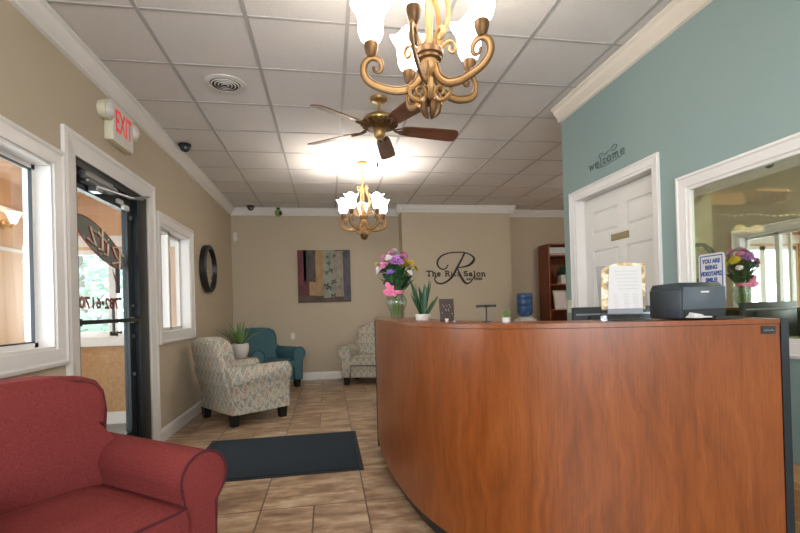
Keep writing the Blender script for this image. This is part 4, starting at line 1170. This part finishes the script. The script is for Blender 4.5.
t = thing('potted_snake_plant', 'spiky snake plant in a low white pot on the counter', 'potted plant', (.615, 2.96, HT))
m = MB(); m.lathe([(0, 0), (.045, 0), (.049, .004), (.051, .038), (.048, .041), (.044, .033), (0, .033)], (0, 0, 0), 24); m.build('pot', 'ceramic', t, True)
rnd = random.Random(5)
for x, y, h, lx, ly in [(-.01, 0, .25, -.075, .0), (.012, .01, .23, .055, .01), (.0, -.015, .21, .012, -.02), (-.02, .01, .17, -.045, .03), (.025, -.01, .13, .075, -.02), (-.015, -.01, .15, -.07, -.01), (.005, .02, .20, -.02, .03), (.02, .015, .10, .06, .03), (-.005, .0, .19, .035, -.01), (.01, -.01, .235, .03, -.03), (-.02, .0, .215, -.03, -.02)]:
    m = MB(); n = 7
    path = [(x + lx * (i / n) ** 1.4, y + ly * (i / n) ** 1.4, .03 + h * i / n) for i in range(n + 1)]
    m.strip(path, [.009, .013, .016, .0175, .017, .014, .009, .0006], Vector((math.cos(x * 90), math.sin(x * 90), 0)), vee=.35)
    m.build('leaf', 'leaf_dark', t, True, recalc=False)

t = thing('earring_display', 'small dark brown display board with earrings on the counter', 'display', (.672, 2.55, HT))
m = MB(); m.prism([(-.042, 0), (.042, 0), (.042, .130), (-.042, .130)], -.004, .004, lambda u, v, w: (u, w + v * .12, v)); m.build('board', 'brown_board', t)
m = MB()
for u, v in [(-.025, .095), (-.018, .085), (.015, .095), (.02, .082), (-.008, .07), (-.006, .062), (.008, .07), (.010, .06), (-.03, .05), (.03, .045), (.0, .09)]: m.ball((u, -.007 + v * .12, v), .0042, 1)
m.build('earrings', 'steel', t)
t = thing('tealight_cup', 'tiny white cup before the brown earring board', 'cup', (.655, 2.50, HT))
MB().lathe([(0, 0), (.008, 0), (.011, .018), (.009, .018), (0, .012)], (0, 0, 0), 14).build('body', 'ceramic', t, True)
t = thing('ring_stand', 'tiny grey ring stand at the right of the earring board', 'stand', (.700, 2.505, HT))
MB().lathe([(0, 0), (.012, 0), (.012, .003), (.003, .008), (.003, .026), (.006, .03), (0, .034)], (0, 0, 0), 12).build('post', 'steel', t, True)
t = thing('necklace_stand', 'black T-bar necklace stand on the counter', 'stand', (.80, 2.25, HT))
MB().lathe([(0, 0), (.024, 0), (.024, .004), (.004, .006), (.004, .081), (0, .081)], (0, 0, 0), 16).build('post', 'black', t, True)
MB().tube([(-.052, 0, .083), (.052, 0, .083)], .0065, 8).build('bar', 'black', t, True)
for x in (-.035, -.022, .022, .036):
    m = MB(); m.tube(spline([(x - .006, -.006, .085), (x - .004, -.007, .04), (x, -.008, .018), (x + .004, -.007, .04), (x + .006, -.006, .085)], 4), .0010, 4); m.build('necklace', 'steel', t)
t = thing('potted_succulent', 'small pale green plant in white pot on the counter', 'potted plant', (.866, 2.15, HT))
MB().lathe([(0, 0), (.018, 0), (.022, .024), (.019, .024), (0, .018)], (0, 0, 0), 18).build('pot', 'ceramic', t, True)
m = MB(); rnd = random.Random(3)
for k in range(26):
    a = rnd.uniform(0, 2 * PI); l = rnd.uniform(.022, .042); e = Vector((math.cos(a) * l * .9, math.sin(a) * l * .9, .02 + rnd.uniform(.006, .045)))
    m.strip([(0, 0, .018), e * .5 + Vector((0, 0, .018)), e], [.002, .005, .0008], Vector((-math.sin(a), math.cos(a), 0)), vee=.2)
m.build('leaves', 'leaf_pale', t, recalc=False)

t = thing('flyer_holder', 'clear acrylic stand with white price list on gold-patterned sheet', 'display', (1.30, 1.845, HT), math.radians(-14))
lean = .16
def lf(u, v, w): return (u, w + lean * v, v)
m = MB(); m.prism([(-.106, .0), (.106, .0), (.106, .25), (-.106, .25)], .0, .003, lf); m.box(-.106, .106, -.03, .075, 0, .003); m.prism([(-.106, .0), (.106, .0), (.106, .055), (-.106, .055)], -.0125, -.0105, lf); m.build('holder', 'acrylic', t)
m = MB(); m.prism([(-.098, .05), (.090, .05), (.112, .255), (.03, .262), (-.03, .258), (-.085, .235)], -.003, -.001, lf); m.build('patterned_sheet', 'gold_print', t)
m = MB(); m.prism([(-.075, .033), (.078, .033), (.090, .245), (-.050, .250)], -.008, -.0065, lf); sh = m.build('price_list', 'paper', t)
m = MB()
for k in range(6): m.prism([(-.03 + .002 * k, .225 - k * .016), (.07, .225 - k * .016), (.07, .221 - k * .016), (-.03 + .002 * k, .221 - k * .016)], -.0086, -.008, lf)
for cx in (-.035, .01, .05):
    for k in range(7): m.prism([(cx - .010, .12 - k * .010), (cx + .012, .12 - k * .010), (cx + .012, .116 - k * .010), (cx - .010, .116 - k * .010)], -.0086, -.008, lf)
m.build('printed_lines', 'grey_ink', sh)

t = thing('label_printer', 'dark grey desktop printer on the counter before the mirror window', 'printer', (1.575, 1.795, HT), math.radians(2))
m = MB(); m.box(-.115, .115, -.085, .10, .004, .135, .010); m.prism([(-.085, .133), (.10, .133), (.085, .155), (-.06, .160)], -.108, .108, lambda u, v, w: (w, u, v), .004, 2); m.build('housing', 'charcoal', t, True)
m = MB(); m.prism([(-.108, .045), (.108, .045), (.105, .140), (-.105, .140)], -.092, -.085, lambda u, v, w: (u, w, v), .003, 2); fp = m.build('front_panel', 'slate', t, True)
MB().box(-.02, .02, -.0935, -.092, .115, .122).build('name_strip', 'white_plastic', fp)
m = MB(); m.box(-.10, .10, -.088, -.06, .006, .042); m.build('output_slot', 'black', t)
m = MB(); m.prism([(-.01, 0), (.125, -.0), (.14, .008), (.0, .012)], -.15, -.086, lambda u, v, w: (u, w, v + .004)); m.build('tray_flap', 'black', t)
m = MB(); m.box(-.095, -.005, -.13, -.075, .010, .016); m.hexa([(-.09, -.12, .016), (-.03, -.12, .016), (-.03, -.075, .016), (-.09, -.075, .016), (-.075, -.11, .030), (-.035, -.11, .024), (-.035, -.08, .026), (-.075, -.08, .034)]); m.build('paper_slip', 'paper', t)

t = thing('computer_monitor', 'black monitor back on the desk behind the counter', 'monitor', (1.64, 2.42, .74), math.radians(-10))
m = MB(); m.box(-.245, .245, -.015, .02, .12, .452, .006); m.box(-.16, .16, -.04, -.012, .2, .40, .01); m.build('housing', 'black', t, True)
m = MB(); m.box(-.235, .235, .0201, .0215, .135, .44); m.build('screen', 'charcoal', t)
m = MB(); m.box(-.23, .23, -.0165, -.0151, .405, .415); m.build('trim_strip', 'steel', t)
m = MB(); m.box(-.03, .03, -.03, -.01, .01, .2); m.box(-.12, .12, -.10, .08, 0, .012, .004); m.build('stand', 'black', t)
t = thing('drawer_unit', 'light wooden drawer box on the floor past the counter end', 'drawers', (2.03, 1.80, 0))
MB().box(-.11, .10, -.25, .2, 0, .44, .004).build('carcass', 'oak', t)
for z in (.02, .16, .30):
    d_ = MB().box(-.122, -.111, -.24, .19, z, z + .115, .003).build('drawer', 'oak', t)
    MB().box(-.128, -.122, -.06, .02, z + .05, z + .065).build('handle', 'black', d_)
m = MB()

# ------------------------------------------------------------------ back of the room
t = thing('end_table', 'small dark end table between the floral and teal armchairs', 'table', (-1.23, 6.72, 0))
MB().lathe([(0, .545), (.20, .545), (.205, .56), (.20, .575), (0, .575)], (0, 0, 0), 28).build('tabletop', 'mahogany', t, True)
for k in range(3):
    a = k * 2.094 + .4
    MB().tube([(.17 * math.cos(a), .17 * math.sin(a), 0), (.13 * math.cos(a), .13 * math.sin(a), .548)], [.014, .018], 8).build('leg', 'mahogany', t, True)
t = thing('potted_spider_plant', 'spiky green plant in white ribbed pot behind floral armchair', 'potted plant', (-1.23, 6.72, .575))
m = MB(); m.lathe([(0, 0), (.075, 0), (.085, .01), (.115, .09), (.118, .17), (.112, .205), (.104, .205), (.10, .17), (0, .17)], (0, 0, 0), 30, wob=lambda a, i: 1 + .015 * math.cos(15 * a)); m.build('pot', 'ceramic', t, True)
m = MB(); m.lathe([(0, .172), (.1, .172)], (0, 0, 0), 20); m.build('soil', 'soil', t)
rnd = random.Random(9)
for k in range(34):
    a = k * 2.4; ln = rnd.uniform(.36, .58); el = rnd.uniform(.85, 1.42); n = 6; path = []
    for i in range(n + 1):
        q = i / n; rr = ln * (math.cos(el) + .12) * q * 1.1 + .01; zz = .17 + ln * math.sin(el) * q - .18 * ln * q ** 2 * 1.2 / max(.5, el)
        path.append((rr * math.cos(a), rr * math.sin(a), zz - .05 * q ** 4))
    m = MB(); m.strip(path, [.006, .010, .012, .011, .009, .006, .0006], Vector((-math.sin(a), math.cos(a), 0)), vee=.3)
    m.build('leaf', 'leaf_pale' if k % 3 else 'leaf_mid', t, True, recalc=False)
t = thing('water_cooler', 'white water cooler with blue bottle left of the bookcase', 'water cooler', (3.46, 7.70, 0))
m = MB(); m.box(-.15, .15, -.16, .16, 0, .96, .02); m.lathe([(.14, .96), (.15, .98), (.10, 1.0), (.05, 1.0)], (0, 0, 0), 24); m.build('cabinet', 'white_plastic', t, True)
MB().box(-.11, .11, -.168, -.158, .58, .84, .004).build('tap_panel', 'slate', t)
for x in (-.05, .05): MB().tube([(x, -.165, .78), (x, -.20, .78), (x, -.20, .74)], .012, 8).build('tap', 'white_plastic', t)
m = MB(); m.lathe([(.03, .97), (.04, .99), (.12, 1.04), (.138, 1.08), (.138, 1.18), (.130, 1.19), (.138, 1.20), (.138, 1.30), (.130, 1.31), (.138, 1.32), (.138, 1.385), (.12, 1.412), (0, 1.416)], (0, 0, 0), 28); m.build('bottle', 'bottle', t, True)
t = thing('bookcase', 'tall dark mahogany bookcase in the back right alcove', 'bookcase', (3.97, 7.76, 0))
for x in (0, .88): MB().box(x, x + .025, 0, .40, 0, 2.29).build('side_panel', 'mahogany', t)
MB().box(.025, .88, .38, .40, 0, 2.29).build('back_panel', 'mahogany', t)
MB().box(0, .905, -.01, .40, 2.29, 2.31).build('top', 'mahogany', t)
for z in (.08, .60, 1.08, 1.55, 2.08): MB().box(.025, .88, .005, .38, z, z + .022).build('shelf', 'mahogany', t)
MB().box(.025, .88, .02, .04, 0, .08).build('plinth', 'mahogany', t)
t = thing('boxed_sign', 'white and silver sign on the top shelf of the bookcase', 'sign', (4.20, 7.87, 2.102))
MB().box(-.17, .17, -.02, .02, 0, .15, .003).build('panel', 'paper', t)
MB().box(-.17, .17, -.0215, -.0205, .01, .045).build('silver_band', 'steel', t)
m = MB()
for k in range(5): m.box(-.10 + k * .045, -.075 + k * .045, -.0215, -.0205, .075, .115)
m.build('printing', 'grey_ink', t)
t = thing('shelf_plant', 'small green plant in white pot on the bookcase shelf', 'potted plant', (4.32, 7.90, 1.572))
MB().box(-.075, .075, -.075, .075, 0, .17, .01).build('pot', 'ceramic', t, True)
m = MB(); rnd = random.Random(21)
for k in range(60):
    a = rnd.uniform(0, 2 * PI); e = Vector((math.cos(a) * rnd.uniform(.06, .18), math.sin(a) * rnd.uniform(.06, .12), rnd.uniform(.12, .36)))
    m.strip([(0, 0, .16), e * .6 + Vector((0, 0, .07)), e], [.006, .028, .003], Vector((-math.sin(a), math.cos(a), .2)).normalized(), vee=.2)
m.build('leaves', 'leaf_dark', t, recalc=False)
t = thing('picture_frame', 'pale pink framed notice leaning on the bookcase shelf', 'picture frame', (4.26, 7.86, 1.102), math.radians(6))
m = MB(); m.prism([(-.14, 0), (.14, 0), (.14, .36), (-.14, .36)], 0, .015, lambda u, v, w: (u, w + v * .2, v)); m.build('frame', 'cream_plastic', t)
m = MB(); m.prism([(-.11, .03), (.11, .03), (.11, .33), (-.11, .33)], -.002, 0, lambda u, v, w: (u, w + v * .2, v)); m.build('picture', 'f_white', t)
